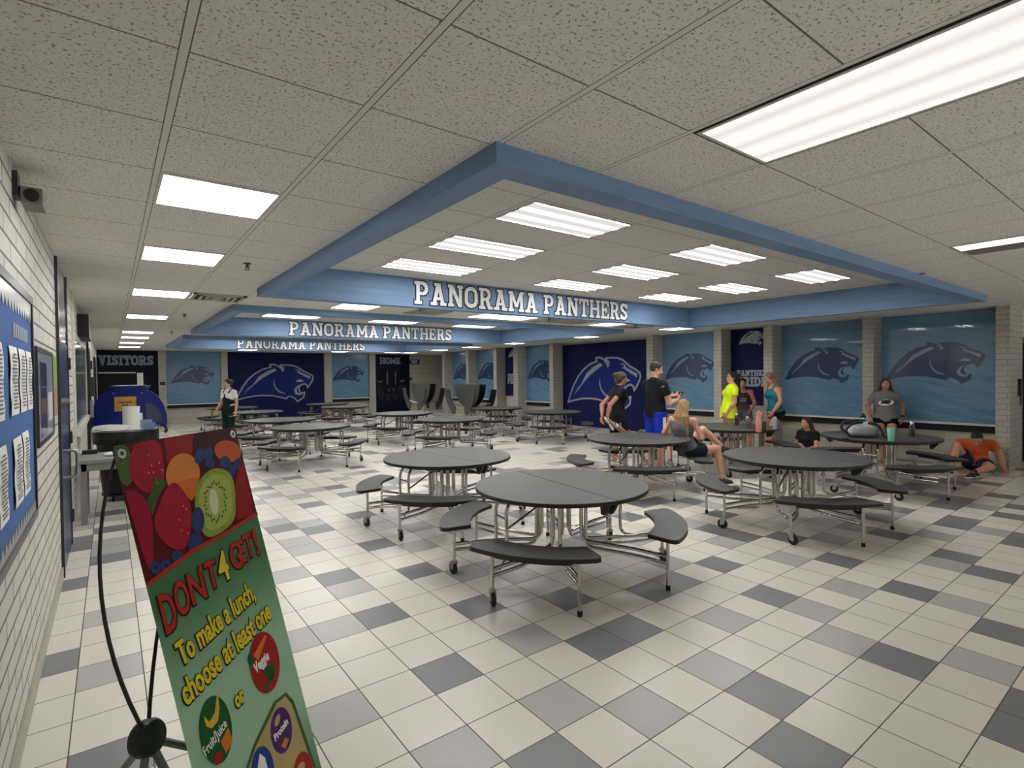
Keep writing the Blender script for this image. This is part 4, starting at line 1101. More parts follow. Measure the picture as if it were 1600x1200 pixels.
for x in (-.2, .26):
    for y in (.04, .36): MB().lathe((x-.015,y,.06), [(.02,-.001),(.06,0),(.06,.03),(.02,.031)], 16, (1,0,0)).build('caster_wheel', M_RUBBER, t)
MB().tube([(.58,.0,.72),(.66,-.06,.70),(.70,-.10,.60),(.66,-.12,.56)], .03, 10, .03).build('push_handle', M_BLACK, t, True)
nt_ = MB().box((-.20,-.088,1.03), (.17,-.082,1.33)).build('notice', mat('orange_notice', (206,158,72), .6), t)
def rows(word, x0, z, w):
    text_mesh('lettering', word, .045, M_BLACK, (x0, -.0885, z), (1,0,0), (0,0,1), nt_, .003, .0005, .0003, 'CENTER', w)
rows('STUDENTS', -.015, 1.185, 1.0) if False else None
for (xa, xb, z) in ((-.125,-.02,1.20), (-.005,.095,1.20), (-.07,.035,1.145)):
    mb = MB(); x = xa
    while x < xb: mb.box((x,-.0895,z), (x+.016,-.0878,z+.026)); x += .021
    mb.build('lettering', M_BLACK, nt_)
tag(MB().box((.45, 13.67, 1.516), (.555, 13.72, 1.82)).build('white_carton', M_WHITE), 'tall white carton standing at the right of the blue cart top', 'carton')

# ================================================================== THINGS ON THE TABLES
def bottle(name, label, x, y, r, h, body, lid, z=TH, neck=.55, loop=False, straw=False):
    t = thing(name, label, 'bottle', (x, y, z))
    MB().lathe((0,0,0), [(r*.9,0),(r,.006),(r,h*.72),(r*.92,h*.79),(r*neck,h*.86),(r*neck,h*.90)], 20).build('body', body, t, True)
    MB().lathe((0,0,h*.86), [(r*neck*1.18,0),(r*neck*1.18,h*.12),(r*neck,h*.14)], 18).build('lid', lid, t, True)
    if loop: MB().tube([(-r*.5,0,h*.98),(-r*.45,0,h*1.12),(r*.45,0,h*1.12),(r*.5,0,h*.98)], r*.16, 8, r*.3).build('carry_loop', lid, t, True)
    return t
P_DK = mat('dark_bottle', (60,52,54), .2, coat=.5); P_CL = mat('clear_bottle', (150,164,178), .1, coat=.6); P_PK = mat('pink_bottle', (224,150,146), .4); P_BL = mat('pale_blue_bottle', (120,168,188), .4)
P_GR = mat('smoke_bottle', (96,92,92), .12, coat=.6); P_MT = mat('mint_tumbler', (128,206,178), .4); P_WC = mat('white_cap', (214,212,206), .5)
def onT(u_, v_, z=TH):
    d = r2*((u_-800)/F_PX) - u2*((v_-600)/F_PX) + fwd
    k = (z-CAM_H)/d.z; return d.x*k, d.y*k
x, y = onT(1151, 664); bottle('drink_bottle', 'dark drink bottle with pale cap, leftmost on the bottle table', x, y, .034, .21, P_DK, P_WC)
x, y = onT(1168, 669); bottle('drink_bottle', 'grey smoky drink bottle with white cap, second from left on its table', x, y, .035, .20, P_GR, P_WC)
x, y = onT(1185.5, 675); t = bottle('drink_bottle', 'tall pink sports bottle, biggest of the five bottles', x, y, .045, .31, P_PK, P_PK, TH, .8)
MB().tube([(-.02,0,.30),(-.005,0,.335),(.03,0,.335),(.035,0,.30)], .009, 8, .015).build('carry_loop', P_PK, t, True)
x, y = onT(1194, 673); bottle('drink_bottle', 'short dark bottle with brown cap, just right of the pink bottle', x, y, .033, .19, P_DK, mat('brown_cap', (150,110,96), .5))
x, y = onT(1211, 671); bottle('drink_bottle', 'clear water bottle with pale label, rightmost on the bottle table', x, y, .034, .21, P_CL, P_WC)
x, y = onT(1349, 674); bottle('drink_bottle', 'pale blue bottle with black loop lid, behind the grey backpack', x, y, .045, .25, P_BL, M_BLACK, TH, .7, True)
x, y = onT(1425, 682); bottle('drink_bottle', 'dark shaker bottle with pale cap, right of the mint tumbler', x, y, .036, .21, P_DK, P_WC)
x, y = onT(1392.5, 689); t = thing('tumbler', 'mint green tumbler cup beside the grey backpack', 'cup', (x, y, TH))
MB().lathe((0,0,0), [(.034,0),(.037,.004),(.047,.165),(.045,.17),(.03,.172)], 22).build('cup_body', P_MT, t, True)
MB().lathe((0,0,.165), [(.048,0),(.048,.012),(.03,.016)], 22).build('lid', P_MT, t, True)
# backpack
def backpack(x, y, rz):
    t = thing('backpack', 'light grey backpack with black straps lying on the right-hand table', 'backpack', (x, y, TH+.004), rz)
    GB = mat('grey_backpack_cloth', (150,152,154), .75, noise=.15, nscale=18)
    prof = [(0,0),(.30,0),(.36,.03),(.40,.12),(.37,.19),(.28,.215),(.14,.20),(.04,.13),(-.01,.05)]
    def loft(name, pts, w, m, par, n=7, dome=.05):
        mb = MB(); rings = []
        cx = sum(p[0] for p in pts)/len(pts); cz = sum(p[1] for p in pts)/len(pts)
        for i in range(n+1):
            u = -1+2*i/n; k = 1-.38*abs(u)**3
            rings.append([mb.bm.verts.new((cx+(px-cx)*k-.18, u*w/2, max(.002, cz+(pz-cz)*k))) for px, pz in pts])
        mb.skin(rings); o = mb.build(name, m, par, True)
        s = o.modifiers.new('s', 'SUBSURF'); s.levels = 1; s.render_levels = 2
        return o
    b = loft('body', prof, .34, GB, t)
    loft('front_pocket', [(.32,.01),(.40,.02),(.425,.10),(.40,.15),(.33,.14)], .24, GB, t)
    MB().tube([(-.19,.08,.05),(-.25,.10,.12),(-.20,.12,.20),(-.08,.11,.225),(.06,.10,.225)], .018, 8, .04).build('strap', M_BLACK, t, True)
    MB().tube([(.06,-.12,.21),(.17,-.14,.19),(.225,-.15,.10),(.24,-.15,.02),(.34,-.18,.012)], .016, 8, .04).build('strap', M_BLACK, t, True)
    MB().tube([(-.16,-.15,.02),(-.22,-.16,.10),(-.14,-.14,.19),(0,-.12,.22)], .018, 8, .04).build('strap', M_BLACK, t, True)
    MB().tube([(-.02,-.03,.215),(0,-.03,.245),(0,.03,.245),(-.02,.03,.215)], .007, 8, .01).build('grab_loop', M_BLACK, t, True)
    MB().poly([(-.035,.02),(.035,.02),(0,-.02)], (.246,0,.09), (0,1,0), (.0,0,1), 0, .004).build('logo_patch', M_WHITE, t)
x, y = onT(1360, 684); backpack(x+.02, y+.12, radians(-62))
x, y = onT(1326, 686, TH); tag(MB().tube([(x,y,TH+.008),(x-.12,y+.05,TH+.008),(x-.22,y+.03,TH+.01)], .008, 6, .03).build('black_strap', M_BLACK), 'loose black strap lying on the table left of the grey backpack', 'strap')

# ================================================================== PEOPLE
# A figure is one continuous surface: tapered limbs, torso, head and five-fingered hands are blended as
# distance fields and meshed in one go.
def unit(v): v = np.asarray(v, float); return v/max(np.linalg.norm(v), 1e-9)
class Field:
    def __init__(s, k=.02): s.P = []; s.k = k
    def cap(s, a, b, ra, rb, flat=None, fs=1.0, k=None, cut=None, sub=False):
        s.P.append(('c', np.array(a, float), np.array(b, float), ra, rb, None if flat is None else unit(flat), fs, s.k if k is None else k, cut, sub)); return s
    def ell(s, c, r, R=None, k=None, cut=None, sub=False):
        s.P.append(('e', np.array(c, float), np.array(r, float), np.eye(3) if R is None else np.array(R, float), s.k if k is None else k, cut, sub)); return s
    def bounds(s):
        lo = np.full(3, 1e9); hi = -lo
        for p in s.P:
            if p[-1]: continue
            if p[0] == 'c':
                r = max(p[3], p[4])*max(1, p[6]); lo = np.minimum(lo, np.minimum(p[1], p[2])-r); hi = np.maximum(hi, np.maximum(p[1], p[2])+r)
            else:
                r = p[2].max(); lo = np.minimum(lo, p[1]-r); hi = np.maximum(hi, p[1]+r)
        return lo, hi
    def mesh(s, h, clips=()):
        lo, hi = s.bounds(); lo = lo-3*h; hi = hi+3*h
        n = np.ceil((hi-lo)/h).astype(int)+1
        F = np.full(n, .3)
        ax = [lo[i]+h*np.arange(n[i]) for i in range(3)]
        for p in s.P:
            if p[0] == 'c':
                r = max(p[3], p[4])*max(1, p[6])+.045; a = np.minimum(p[1], p[2])-r; b = np.maximum(p[1], p[2])+r
            else:
                r = p[2].max()+.045; a = p[1]-r; b = p[1]+r
            i0 = np.clip(np.floor((a-lo)/h).astype(int), 0, n); i1 = np.clip(np.ceil((b-lo)/h).astype(int)+1, 0, n)
            if (i1 <= i0).any(): continue
            sl = tuple(slice(i0[k], i1[k]) for k in range(3))
            X = np.stack(np.meshgrid(*[ax[k][sl[k]] for k in range(3)], indexing='ij'), -1)
            if p[0] == 'c':
                _, A, B, ra, rb, fl, fs, k, cut, sub = p
                ba = B-A; L = ba @ ba
                q = X-A; t = np.clip((q @ ba)/max(L, 1e-12), 0, 1)
                d = q-t[..., None]*ba
                if fl is not None:
                    c = d @ fl; d = d+fl*(c*(1/fs-1))[..., None]
                D = np.sqrt((d*d).sum(-1))-(ra+(rb-ra)*t)
            else:
                _, C, R3, Rm, k, cut, sub = p
                q = (X-C) @ Rm.T
                k0 = np.sqrt(((q/R3)**2).sum(-1)); k1 = np.sqrt(((q/(R3*R3))**2).sum(-1))
                D = k0*(k0-1)/np.maximum(k1, 1e-9)
            if cut is not None:
                for nn, pt in cut: D = np.maximum(D, (X-np.array(pt, float)) @ unit(nn))
            f = F[sl]
            if sub:
                g = np.maximum(k-np.abs(f+D), 0)/max(k, 1e-6); F[sl] = np.maximum(f, -D)+g*g*k*.25
            else:
                g = np.maximum(k-np.abs(f-D), 0)/max(k, 1e-6); F[sl] = np.minimum(f, D)-g*g*k*.25
        if clips:
            X = np.stack(np.meshgrid(*ax, indexing='ij'), -1)
            for nn, pt in clips: F = np.maximum(F, (X-np.array(pt, float)) @ unit(nn))
        return surface(F, lo, h)
def surface(F, lo, h):
    S = F < 0
    c = np.zeros(tuple(np.array(F.shape)-1), int)
    for dx in (0, 1):
        for dy in (0, 1):
            for dz in (0, 1):
                c += S[dx:F.shape[0]-1+dx, dy:F.shape[1]-1+dy, dz:F.shape[2]-1+dz]
    act = (c > 0) & (c < 8)
    idx = np.argwhere(act); ids = np.full(act.shape, -1); ids[act] = np.arange(len(idx))
    pos = np.zeros((len(idx), 3)); cnt = np.zeros(len(idx))
    cor = [(0,0,0),(1,0,0),(0,1,0),(1,1,0),(0,0,1),(1,0,1),(0,1,1),(1,1,1)]
    for a in range(8):
        for b in range(a+1, 8):
            d = np.array(cor[b])-np.array(cor[a])
            if np.abs(d).sum() != 1: continue
            fa = F[tuple((idx+cor[a]).T)]; fb = F[tuple((idx+cor[b]).T)]
            m = (fa < 0) != (fb < 0)
            t = np.where(m, fa/np.where(fa == fb, 1, fa-fb), 0)
            pos += np.where(m[:, None], np.array(cor[a])+t[:, None]*d, 0); cnt += m
    V = lo+(idx+pos/np.maximum(cnt, 1)[:, None])*h
    Q = []
    for ax_ in range(3):
        o = [i for i in range(3) if i != ax_]
        sh = list(F.shape); 
        A = S[tuple(slice(0, -1) if i == ax_ else slice(None) for i in range(3))]
        B = S[tuple(slice(1, None) if i == ax_ else slice(None) for i in range(3))]
        e = np.argwhere(A != B)
        ok = np.all([(e[:, i] > 0) & (e[:, i] < F.shape[i]-1) for i in o], axis=0); e = e[ok]
        inside = A[tuple(e.T)]
        def cell(da, db):
            q = e.copy(); q[:, o[0]] -= da; q[:, o[1]] -= db; return ids[tuple(q.T)]
        q = np.stack([cell(1,1), cell(0,1), cell(0,0), cell(1,0)], 1)
        flip = inside if ax_ != 1 else ~inside
        q[~flip] = q[~flip][:, ::-1]
        Q.append(q)
    return V, np.concatenate(Q)
def mesh_obj(name, VQ, m, parent, mtx=None):
    V, Q = VQ
    me = bpy.data.meshes.new(name)
    me.from_pydata(V.tolist(), [], Q.tolist()); me.update()
    me.polygons.foreach_set('use_smooth', [True]*len(me.polygons))
    me.materials.append(m)
    o = bpy.data.objects.new(name, me); COL.objects.link(o); o.parent = parent
    return o

def skin(rgb): return mat('skin_%d_%d_%d' % rgb, rgb, .5, noise=.06, nscale=14)
SK1, SK2, SK3 = skin((206,156,130)), skin((196,142,114)), skin((178,122,96))
def cloth(n, rgb): return mat(n, rgb, .85, spec=.2, noise=.14, nscale=26, bump=.25)

def pose(H=1.70, sw=.175, hw=.09):
    """standing figure, facing +y, right hand on +x"""
    k = H/1.70
    J = dict(pel=(0,0,.93), wst=(0,.005,1.06), chest=(0,.0,1.26), neck=(0,-.015,1.435), head=(0,.015,1.59))
    for s, n in ((1, 'r'), (-1, 'l')):
        J['sh'+n] = (s*sw,-.01,1.362); J['el'+n] = (s*(sw+.05),-.02,1.11); J['wr'+n] = (s*(sw+.06),.04,.87)
        J['hip'+n] = (s*hw,0,.90); J['kn'+n] = (s*(hw+.005),.02,.49); J['an'+n] = (s*(hw+.01),-.01,.085)
    J = {a: np.array(v)*k for a, v in J.items()}
    J['k'] = k
    return J
def rotx(J, names, piv, deg):
    a = radians(deg); R = np.array([[1,0,0],[0,cos(a),-sin(a)],[0,sin(a),cos(a)]])
    for n in names: J[n] = piv+R @ (J[n]-piv)
def rotz(J, names, piv, deg):
    a = radians(deg); R = np.array([[cos(a),-sin(a),0],[sin(a),cos(a),0],[0,0,1]])
    for n in names: J[n] = piv+R @ (J[n]-piv)
def hand(f, wr, d, pn, side, k, curl=(.5,.6), point=None, pinch=False):
    d = unit(d); pn = unit(pn-d*(np.dot(pn, d))); sd = np.cross(d, pn)*side
    # sd points to the thumb side
    p0 = wr+d*.012*k
    R = np.stack([sd, d, pn])
    f.ell(wr+d*.055*k, np.array([.040,.052,.017])*k, R, k=.012)
    L = (.070, .078, .072, .056)
    for i in range(4):
        off = (.030-.0195*i)*k
        b = wr+d*(.088-.004*abs(i-1))*k+sd*off
        c1, c2 = curl
        if point is not None and i == point: c1 = c2 = .05
        c1 += .06*i
        d1 = d*cos(c1)+pn*sin(c1)+sd*(.10-.07*i)
        m = b+unit(d1)*L[i]*.52*k
        d2 = d*cos(c1+c2)+pn*sin(c1+c2)
        e = m+unit(d2)*L[i]*.50*k
        f.cap(b-d*.012*k, m, .0098*k, .0088*k, k=.004); f.cap(m, e, .0088*k, .0072*k, k=.004)
    tb_ = wr+d*.028*k+sd*.026*k
    t1 = tb_+unit(sd*.75+d*.65+pn*.25)*.042*k
    t2 = t1+unit(sd*.25+d*.8+pn*.45)*.034*k
    f.cap(tb_, t1, .0135*k, .0115*k, k=.008); f.cap(t1, t2, .0112*k, .0085*k, k=.004)
def person(label, loc, rz, J, skin_m, look=(0,1,0), upv=(0,0,1), hand_r=None, hand_l=None, feet=None, female=True, h=.0075):
    """body as one mesh; returns root, joints and frames for the clothing"""
    k = J['k']
    t = thing('person', label, 'person', loc, rz)
    f = Field(.022)
    pel, wst, ch, nk, hd = (J[n] for n in ('pel','wst','chest','neck','head'))
    lat = unit(J['shr']-J['shl']); spine = unit(nk-wst); tf = unit(np.cross(spine, lat))*1.0
    tf = unit(np.cross(np.array(spine), lat)); tf = tf if np.dot(tf, np.cross(spine, lat)) > 0 else -tf
    latp = unit(J['hipr']-J['hipl']); tfp = unit(np.cross(unit(wst-pel+1e-6), latp))
    hipw = .100 if female else .098
    f.cap(J['hipl']+np.array([0,0,.02])*k, J['hipr']+np.array([0,0,.02])*k, hipw*k, hipw*k, k=.05)
    f.cap(pel, wst, .118*k, .108*k, tfp, .80, k=.06)
    f.cap(wst, ch, .108*k, .128*k, tf, .78, k=.06)
    f.cap(ch-lat*.055*k, ch+lat*.055*k, .105*k, .105*k, tf, .85, k=.05)
    f.cap(ch, nk-spine*.05*k, .120*k, .07*k, tf, .75, k=.06)
    f.cap(J['shl'], nk-spine*.035*k, .050*k, .050*k, k=.05); f.cap(J['shr'], nk-spine*.035*k, .050*k, .050*k, k=.05)
    if female:
        for s in (-1, 1): f.ell(ch+lat*s*.062*k+tf*.078*k+spine*.01*k, np.array([.055,.055,.055])*k, k=.04)
    for n in 'lr':
        ra = 1.0 if female else 1.14
        f.cap(J['sh'+n], J['el'+n], .045*k*ra, .037*k*ra, k=.03)
        f.cap(J['el'+n], J['el'+n]*.6+J['wr'+n]*.4, .037*k*ra, .036*k*ra); f.cap(J['el'+n]*.6+J['wr'+n]*.4, J['wr'+n], .036*k*ra, .025*k*ra)
        hip, kn, an = J['hip'+n], J['kn'+n], J['an'+n]
        f.cap(hip, kn, .088*k, .054*k, k=.035)
        mid = kn*.68+an*.32
        back = np.cross(unit(an-kn), latp); 
        f.cap(kn, mid, .052*k, .054*k); f.cap(mid, an, .054*k, .034*k)
        fd = feet[n] if feet else (0,1,0)
        fd = unit(fd)
        sole = unit(an-kn); sole = unit(sole-fd*np.dot(sole, fd)) if abs(np.dot(sole, fd)) < .95 else np.array((0,0,-1.))
        f.cap(an, an+sole*.035*k-fd*.02*k, .034*k, .034*k); f.cap(an+sole*.03*k, an+fd*.13*k+sole*.058*k, .034*k, .024*k)
        J['sole'+n] = sole; J['fd'+n] = fd
    # head
    lk = unit(look); uh = unit(np.array(upv, float)-lk*np.dot(upv, lk)); rh = np.cross(lk, uh)
    R = np.stack([rh, lk, uh])
    f.cap(nk-spine*.02*k, hd-uh*.055*k-lk*.012*k, .050*k, .048*k, k=.03)
    f.ell(hd+uh*.025*k, np.array([.073,.091,.088])*k, R, k=.02)
    f.ell(hd-uh*.035*k+lk*.022*k, np.array([.060,.068,.078])*k, R, k=.02)
    f.ell(hd-uh*.098*k+lk*.058*k, np.array([.024,.022,.018])*k, R, k=.02)
    for s in (-1, 1):
        f.ell(hd+rh*s*.031*k+lk*.097*k+uh*.004*k, np.array([.018,.014,.012])*k, R, k=.014, sub=True)
        f.ell(hd+rh*s*.074*k-uh*.008*k-lk*.004*k, np.array([.010,.020,.030])*k, R, k=.006)
        f.ell(hd+rh*s*.036*k+lk*.066*k-uh*.038*k, np.array([.022,.02,.02])*k, R, k=.02)
    f.cap(hd+lk*.088*k+uh*.006*k, hd+lk*.108*k-uh*.034*k, .0085*k, .0135*k, k=.010)
    f.ell(hd+lk*.086*k-uh*.066*k, np.array([.024,.011,.0075])*k, R, k=.006); f.ell(hd+lk*.083*k-uh*.078*k, np.array([.021,.011,.0075])*k, R, k=.006)
    # hands
    for n, s, hs in (('r', 1, hand_r), ('l', -1, hand_l)):
        dd = unit(J['wr'+n]-J['el'+n]); o = dict(d=dd, pn=-lat*s, curl=(.35,.45))
        if hs: o.update(hs)
        hand(f, J['wr'+n], np.array(o['d'], float), np.array(o['pn'], float), s*o.get('flip', 1), k, o['curl'], o.get('point'))
    b = mesh_obj('body', f.mesh(h), skin_m, t)
    for s in (-1, 1):
        c = hd+rh*s*.031*k+lk*.079*k+uh*.004*k
        e = MB().ball(c, .0125*k, 10, 8).build('eye', mat('eye_white', (196,192,184), .3), t, True)
        MB().ball(c+lk*.0062*k, .0082*k, 8, 6).build('iris', mat('eye_dark', (44,34,28), .3), e, True)
        MB().cyl(hd+rh*s*.018*k+lk*.091*k+uh*.022*k, hd+rh*s*.046*k+lk*.083*k+uh*.023*k, .0035*k, .0028*k, 6).build('eyebrow', mat('brow_hair', (70,52,40), .8), t)
    MB().ball(hd+lk*.0935*k-uh*.072*k, (.017*k,.004*k,.004*k), 10, 6, Matrix(R.T.tolist())).build('lips', mat('lip_red', (160,92,82), .5), t, True)
    fr = dict(lat=lat, spine=spine, tf=tf, latp=latp, tfp=tfp, lk=lk, uh=uh, rh=rh, R=R, k=k, hipw=hipw)
    return t, fr
def shirt(t, J, fr, m, sleeve=.55, hem=None, g=.012, tank=False, loose=.0, name='shirt', female=True, hemflare=.0):
    k = fr['k']; f = Field(.025); lat, tf, spine = fr['lat'], fr['tf'], fr['spine']
    pel, wst, ch, nk = (J[n] for n in ('pel','wst','chest','neck'))
    lo = unit(pel-wst)
    hemp = pel+lo*(hem if hem is not None else .03)*k
    hcut = [(lo, hemp)]
    f.cap(wst, hemp+lo*.06*k, (.108+g+loose)*k, (.122+g+loose+hemflare)*k, fr['tfp'], .86, k=.05, cut=hcut)
    f.cap(J['hipl']+(wst-pel)*.35, J['hipr']+(wst-pel)*.35, (fr['hipw']+g*.9)*k, (fr['hipw']+g*.9)*k, k=.05, cut=hcut)
    if (hem or 0) > .08:
        for n in 'lr': f.cap(J['hip'+n]+(wst-pel)*.3, J['hip'+n]+lo*(hem+.05)*k, (fr['hipw']+g+.006)*k, (fr['hipw']+g+.006)*k, k=.05, cut=hcut)
    f.cap(wst, ch, (.110+g+loose)*k, (.130+g+loose*.6)*k, tf, .80, k=.05)
    f.cap(ch-lat*.055*k, ch+lat*.055*k, (.106+g)*k, (.106+g)*k, tf, .86, k=.05)
    if female:
        for s in (-1, 1): f.ell(ch+lat*s*.062*k+tf*.080*k+spine*.01*k, np.array([.056,.056,.056])*k+g*.8, k=.04)
    ncut = [(spine*.9+tf*.3, nk+spine*.012*k)]
    if tank:
        f.cap(ch, nk-spine*.10*k, (.112+g)*k, (.078+g*.5)*k, tf, .82, k=.05, cut=[(spine, nk-spine*.085*k)])
        for s in (-1, 1):
            for d in (1, -1):
                f.cap(ch+lat*s*.075*k+tf*d*.075*k+spine*.03*k, nk+lat*s*.082*k+spine*.004*k+tf*d*.012*k, .028*k, .027*k, k=.012)
    else:
        f.cap(ch, nk-spine*.045*k, (.122+g)*k, (.068+g)*k, tf, .78, k=.05, cut=ncut)
        for n in 'lr':
            sh, el = J['sh'+n], J['el'+n]; e = sh+(el-sh)*sleeve
            f.cap(sh, nk-spine*.03*k, (.048+g)*k, (.052+g)*k, k=.05, cut=ncut)
            f.cap(sh, e+(el-sh)*.1, (.047+g)*k, (.045+g+loose*.5)*k, k=.03, cut=[(el-sh, e)])
    return mesh_obj(name, f.mesh(.0095), m, t)
def shorts(t, J, fr, m, leg=.45, g=.012, loose=.01, name='shorts', top=.08):
    k = fr['k']; f = Field(.025)
    pel, wst = J['pel'], J['wst']; u = unit(wst-pel)
    f.cap(J['hipl']+np.array([0,0,.02])*k, J['hipr']+np.array([0,0,.02])*k, (fr['hipw']+g)*k, (fr['hipw']+g)*k, k=.05)
    f.cap(pel, pel+u*top*k, (.119+g)*k, (.112+g)*k, fr['tfp'], .82, k=.05, cut=[(u, pel+u*top*k)])
    for n in 'lr':
        hp, kn = J['hip'+n], J['kn'+n]; e = hp+(kn-hp)*leg
        f.cap(hp, e+(kn-hp)*.08, (.090+g)*k, (.090-.034*leg+g+loose)*k, k=.03, cut=[(kn-hp, e)])
        if leg > 1.02:   # long trousers
            an = J['an'+n]; f.P.pop()
            f.cap(hp, kn, (.090+g)*k, (.060+g)*k, k=.03); f.cap(kn, an, (.060+g)*k, (.044+g)*k, k=.02)
    return mesh_obj(name, f.mesh(.0095), m, t)
def shoes(t, J, fr, m, m2=None, sock=None):
    k = fr['k']
    for n in 'lr':
        an, fd, so = J['an'+n], J['fd'+n], J['sole'+n]
        f = Field(.02)
        base = an+so*.085*k
        cut = [(so, base)]
        f.cap(an+so*.045*k-fd*.035*k, an+so*.055*k+fd*.08*k, .044*k, .040*k, k=.02, cut=cut)
        f.cap(an+so*.055*k+fd*.07*k, an+so*.068*k+fd*.16*k, .042*k, .034*k, k=.02, cut=cut)
        f.cap(an-so*.005*k, an+so*.03*k, .040*k, .042*k, k=.02)
        o = mesh_obj('shoe', f.mesh(.007), m, t)
        f = Field(.01)
        f.cap(an+so*.074*k-fd*.036*k, an+so*.074*k+fd*.16*k, .045*k, .040*k, k=.01, cut=[(so, base), (-so, base-so*.022*k)])
        mesh_obj('shoe_sole', f.mesh(.006), m2 or M_WHITE, o)
        if sock is not None: MB().cyl(an+(J['kn'+n]-an)*.03, an+(J['kn'+n]-an)*.16, .041*k, .043*k, 16).build('sock', sock, t, True)
def hair(t, J, fr, m, style='short', length=.3, extra=None):
    k = fr['k']; hd, lk, uh, rh, R = J['head'], fr['lk'], fr['uh'], fr['rh'], fr['R']
    f = Field(.02)
    face = [(unit(lk*.92-uh*.38), hd+lk*.060*k+uh*.030*k)]
    f.ell(hd+uh*.032*k-lk*.008*k, np.array([.082,.097,.090])*k, R, k=.02, cut=face+([(-uh, hd-uh*.055*k)] if style == 'short' else []))
    if style == 'short':
        f.P[-1] = ('e', hd+uh*.032*k-lk*.008*k, np.array([.079,.096,.092])*k, R, .02, [(unit(lk*.85-uh*.55), hd+lk*.052*k+uh*.045*k), (-uh, hd-uh*.045*k)], False)
    else:
        f.ell(hd-uh*.03*k-lk*.045*k, np.array([.072,.060,.080])*k, R, k=.03)
        for s in (-1, 1): f.cap(hd+rh*s*.064*k+uh*.05*k+lk*.03*k, hd+rh*s*.070*k-uh*.02*k-lk*.02*k, .020*k, .016*k, k=.02)
    if style == 'pony':
        p = hd-lk*.105*k+uh*.05*k; q = p-lk*.04*k-uh*.10*k; r_ = q-uh*length*k*.75+lk*.02*k
        f.cap(hd-lk*.08*k+uh*.045*k, p, .026*k, .030*k); f.cap(p, q, .034*k, .036*k); f.cap(q, r_, .036*k, .014*k)
    if style == 'bun':
        f.ell(hd-lk*.105*k+uh*.055*k, np.array([.045,.04,.045])*k, R, k=.02)
    if style == 'long':
        dn = -uh*.75+np.array([0,0,-1.])*.6; dn = unit(dn)
        for i, s in enumerate((-1.0,-.6,-.2,.2,.6,1.0)):
            a = hd-lk*(.065-.035*abs(s))*k+rh*s*.062*k
            b = a-lk*(.035-.01*abs(s))*k+dn*.16*k+rh*s*.045*k; c = b+dn*(length-.1+.035*((i*7) % 3))*k+lk*.01*k+rh*s*.03*k
            f.cap(a, b, .036*k, .036*k, k=.025); f.cap(b, c, .036*k, .013*k, k=.02)
    if extra: extra(f)
    return mesh_obj('hair', f.mesh(.008), m, t)
def strand_mat(n, a, b):
    t = NT(n, .55, .4); v = t.vec(t.math('MULTIPLY', t.x, 60.), t.math('MULTIPLY', t.y, 60.), t.math('MULTIPLY', t.z, 9.))
    t.color(t.mix(t.ramp(t.noise(v, 1.2, 3), .3, .7), lin(a), lin(b))); return t.m
H_BLD = strand_mat('blond_hair', (116,86,54), (178,144,98)); H_BRN = strand_mat('brown_hair', (44,32,24), (80,60,44)); H_DRK = strand_mat('dark_hair', (28,24,22), (52,42,36)); H_LBR = strand_mat('light_brown_hair', (96,74,56), (138,108,80))
C_BLK = cloth('black_shirt_cloth', (24,25,30)); C_NEON = cloth('neon_yellow_cloth', (214,236,40)); C_GRY = cloth('grey_shirt_cloth', (116,116,116)); C_TEAL = cloth('teal_tank_cloth', (36,118,130))
C_TANK = cloth('slate_tank_cloth', (92,94,104)); C_ORG = cloth('orange_shirt_cloth', (196,92,48)); C_MAR = cloth('maroon_tank_cloth', (84,52,56)); C_BLU = cloth('royal_blue_cloth', (26,52,168)); C_WHT = cloth('white_shirt_cloth', (228,226,220)); C_GRN = cloth('dark_green_cloth', (20,34,34))
C_SHB = cloth('black_shorts_cloth', (20,20,23)); C_DEN = cloth('grey_denim_cloth', (84,92,98)); C_NVY = cloth('navy_shorts_cloth', (34,44,78)); C_PAT = cloth('dark_pattern_cloth', (30,44,48))
S_BLK = mat('black_shoe', (30,30,32), .6); S_NVY = mat('navy_shoe', (44,52,74), .6); S_TAN = mat('tan_shoe', (150,112,78), .6); S_GRY = mat('grey_shoe', (120,118,116), .6)

A_ = np.array
def feet_grounded(J):
    z = min(J['anl'][2], J['anr'][2]); d = .085*J['k']-z
    for n in J:
        if n != 'k': J[n] = J[n]+A_([0,0,d])

# 1 woman in white shirt and dark apron, far left, looking left, arms down, paper in hand
J = pose(1.66)
J['ell'] = A_([-.23,-.02,1.09]); J['wrl'] = A_([-.25,.03,.87]); J['elr'] = A_([.23,.0,1.08]); J['wrr'] = A_([.27,.13,.88])
t, fr = person('woman in a white shirt and dark apron overalls standing far left before the mural', (2.38, 15.05, 0), radians(160), J, SK1, (.25,.95,-.08))
shirt(t, J, fr, C_WHT, .6, .0); shorts(t, J, fr, C_GRN, 1.1, .014, 0, 'trousers')
k = fr['k']; f = Field(.02)
f.cap(J['hipl']+A_([0,0,.03]), J['hipr']+A_([0,0,.03]), .124*k, .124*k); f.cap(J['pel'], J['wst'], .146*k, .138*k, fr['tfp'], .86); f.cap(J['wst'], J['chest']+fr['spine']*.02, .138*k, .154*k, fr['tf'], .90, cut=[(fr['spine'], J['chest']+fr['spine']*.05)])
for s in (-1, 1):
    for d in (1, -1): f.cap(J['chest']+fr['lat']*s*.075+fr['tf']*d*.115+fr['spine']*.03, J['neck']+fr['lat']*s*.095+fr['spine']*.012+fr['tf']*d*.03, .018, .018, k=.008)
mesh_obj('apron', f.mesh(.009), C_GRN, t)
shoes(t, J, fr, S_BLK, M_BLACK); hair(t, J, fr, H_BRN, 'bun')
t.rotation_euler.z = radians(125)
m4 = Matrix.Translation(t.location) @ Matrix.Rotation(t.rotation_euler.z, 4, 'Z')
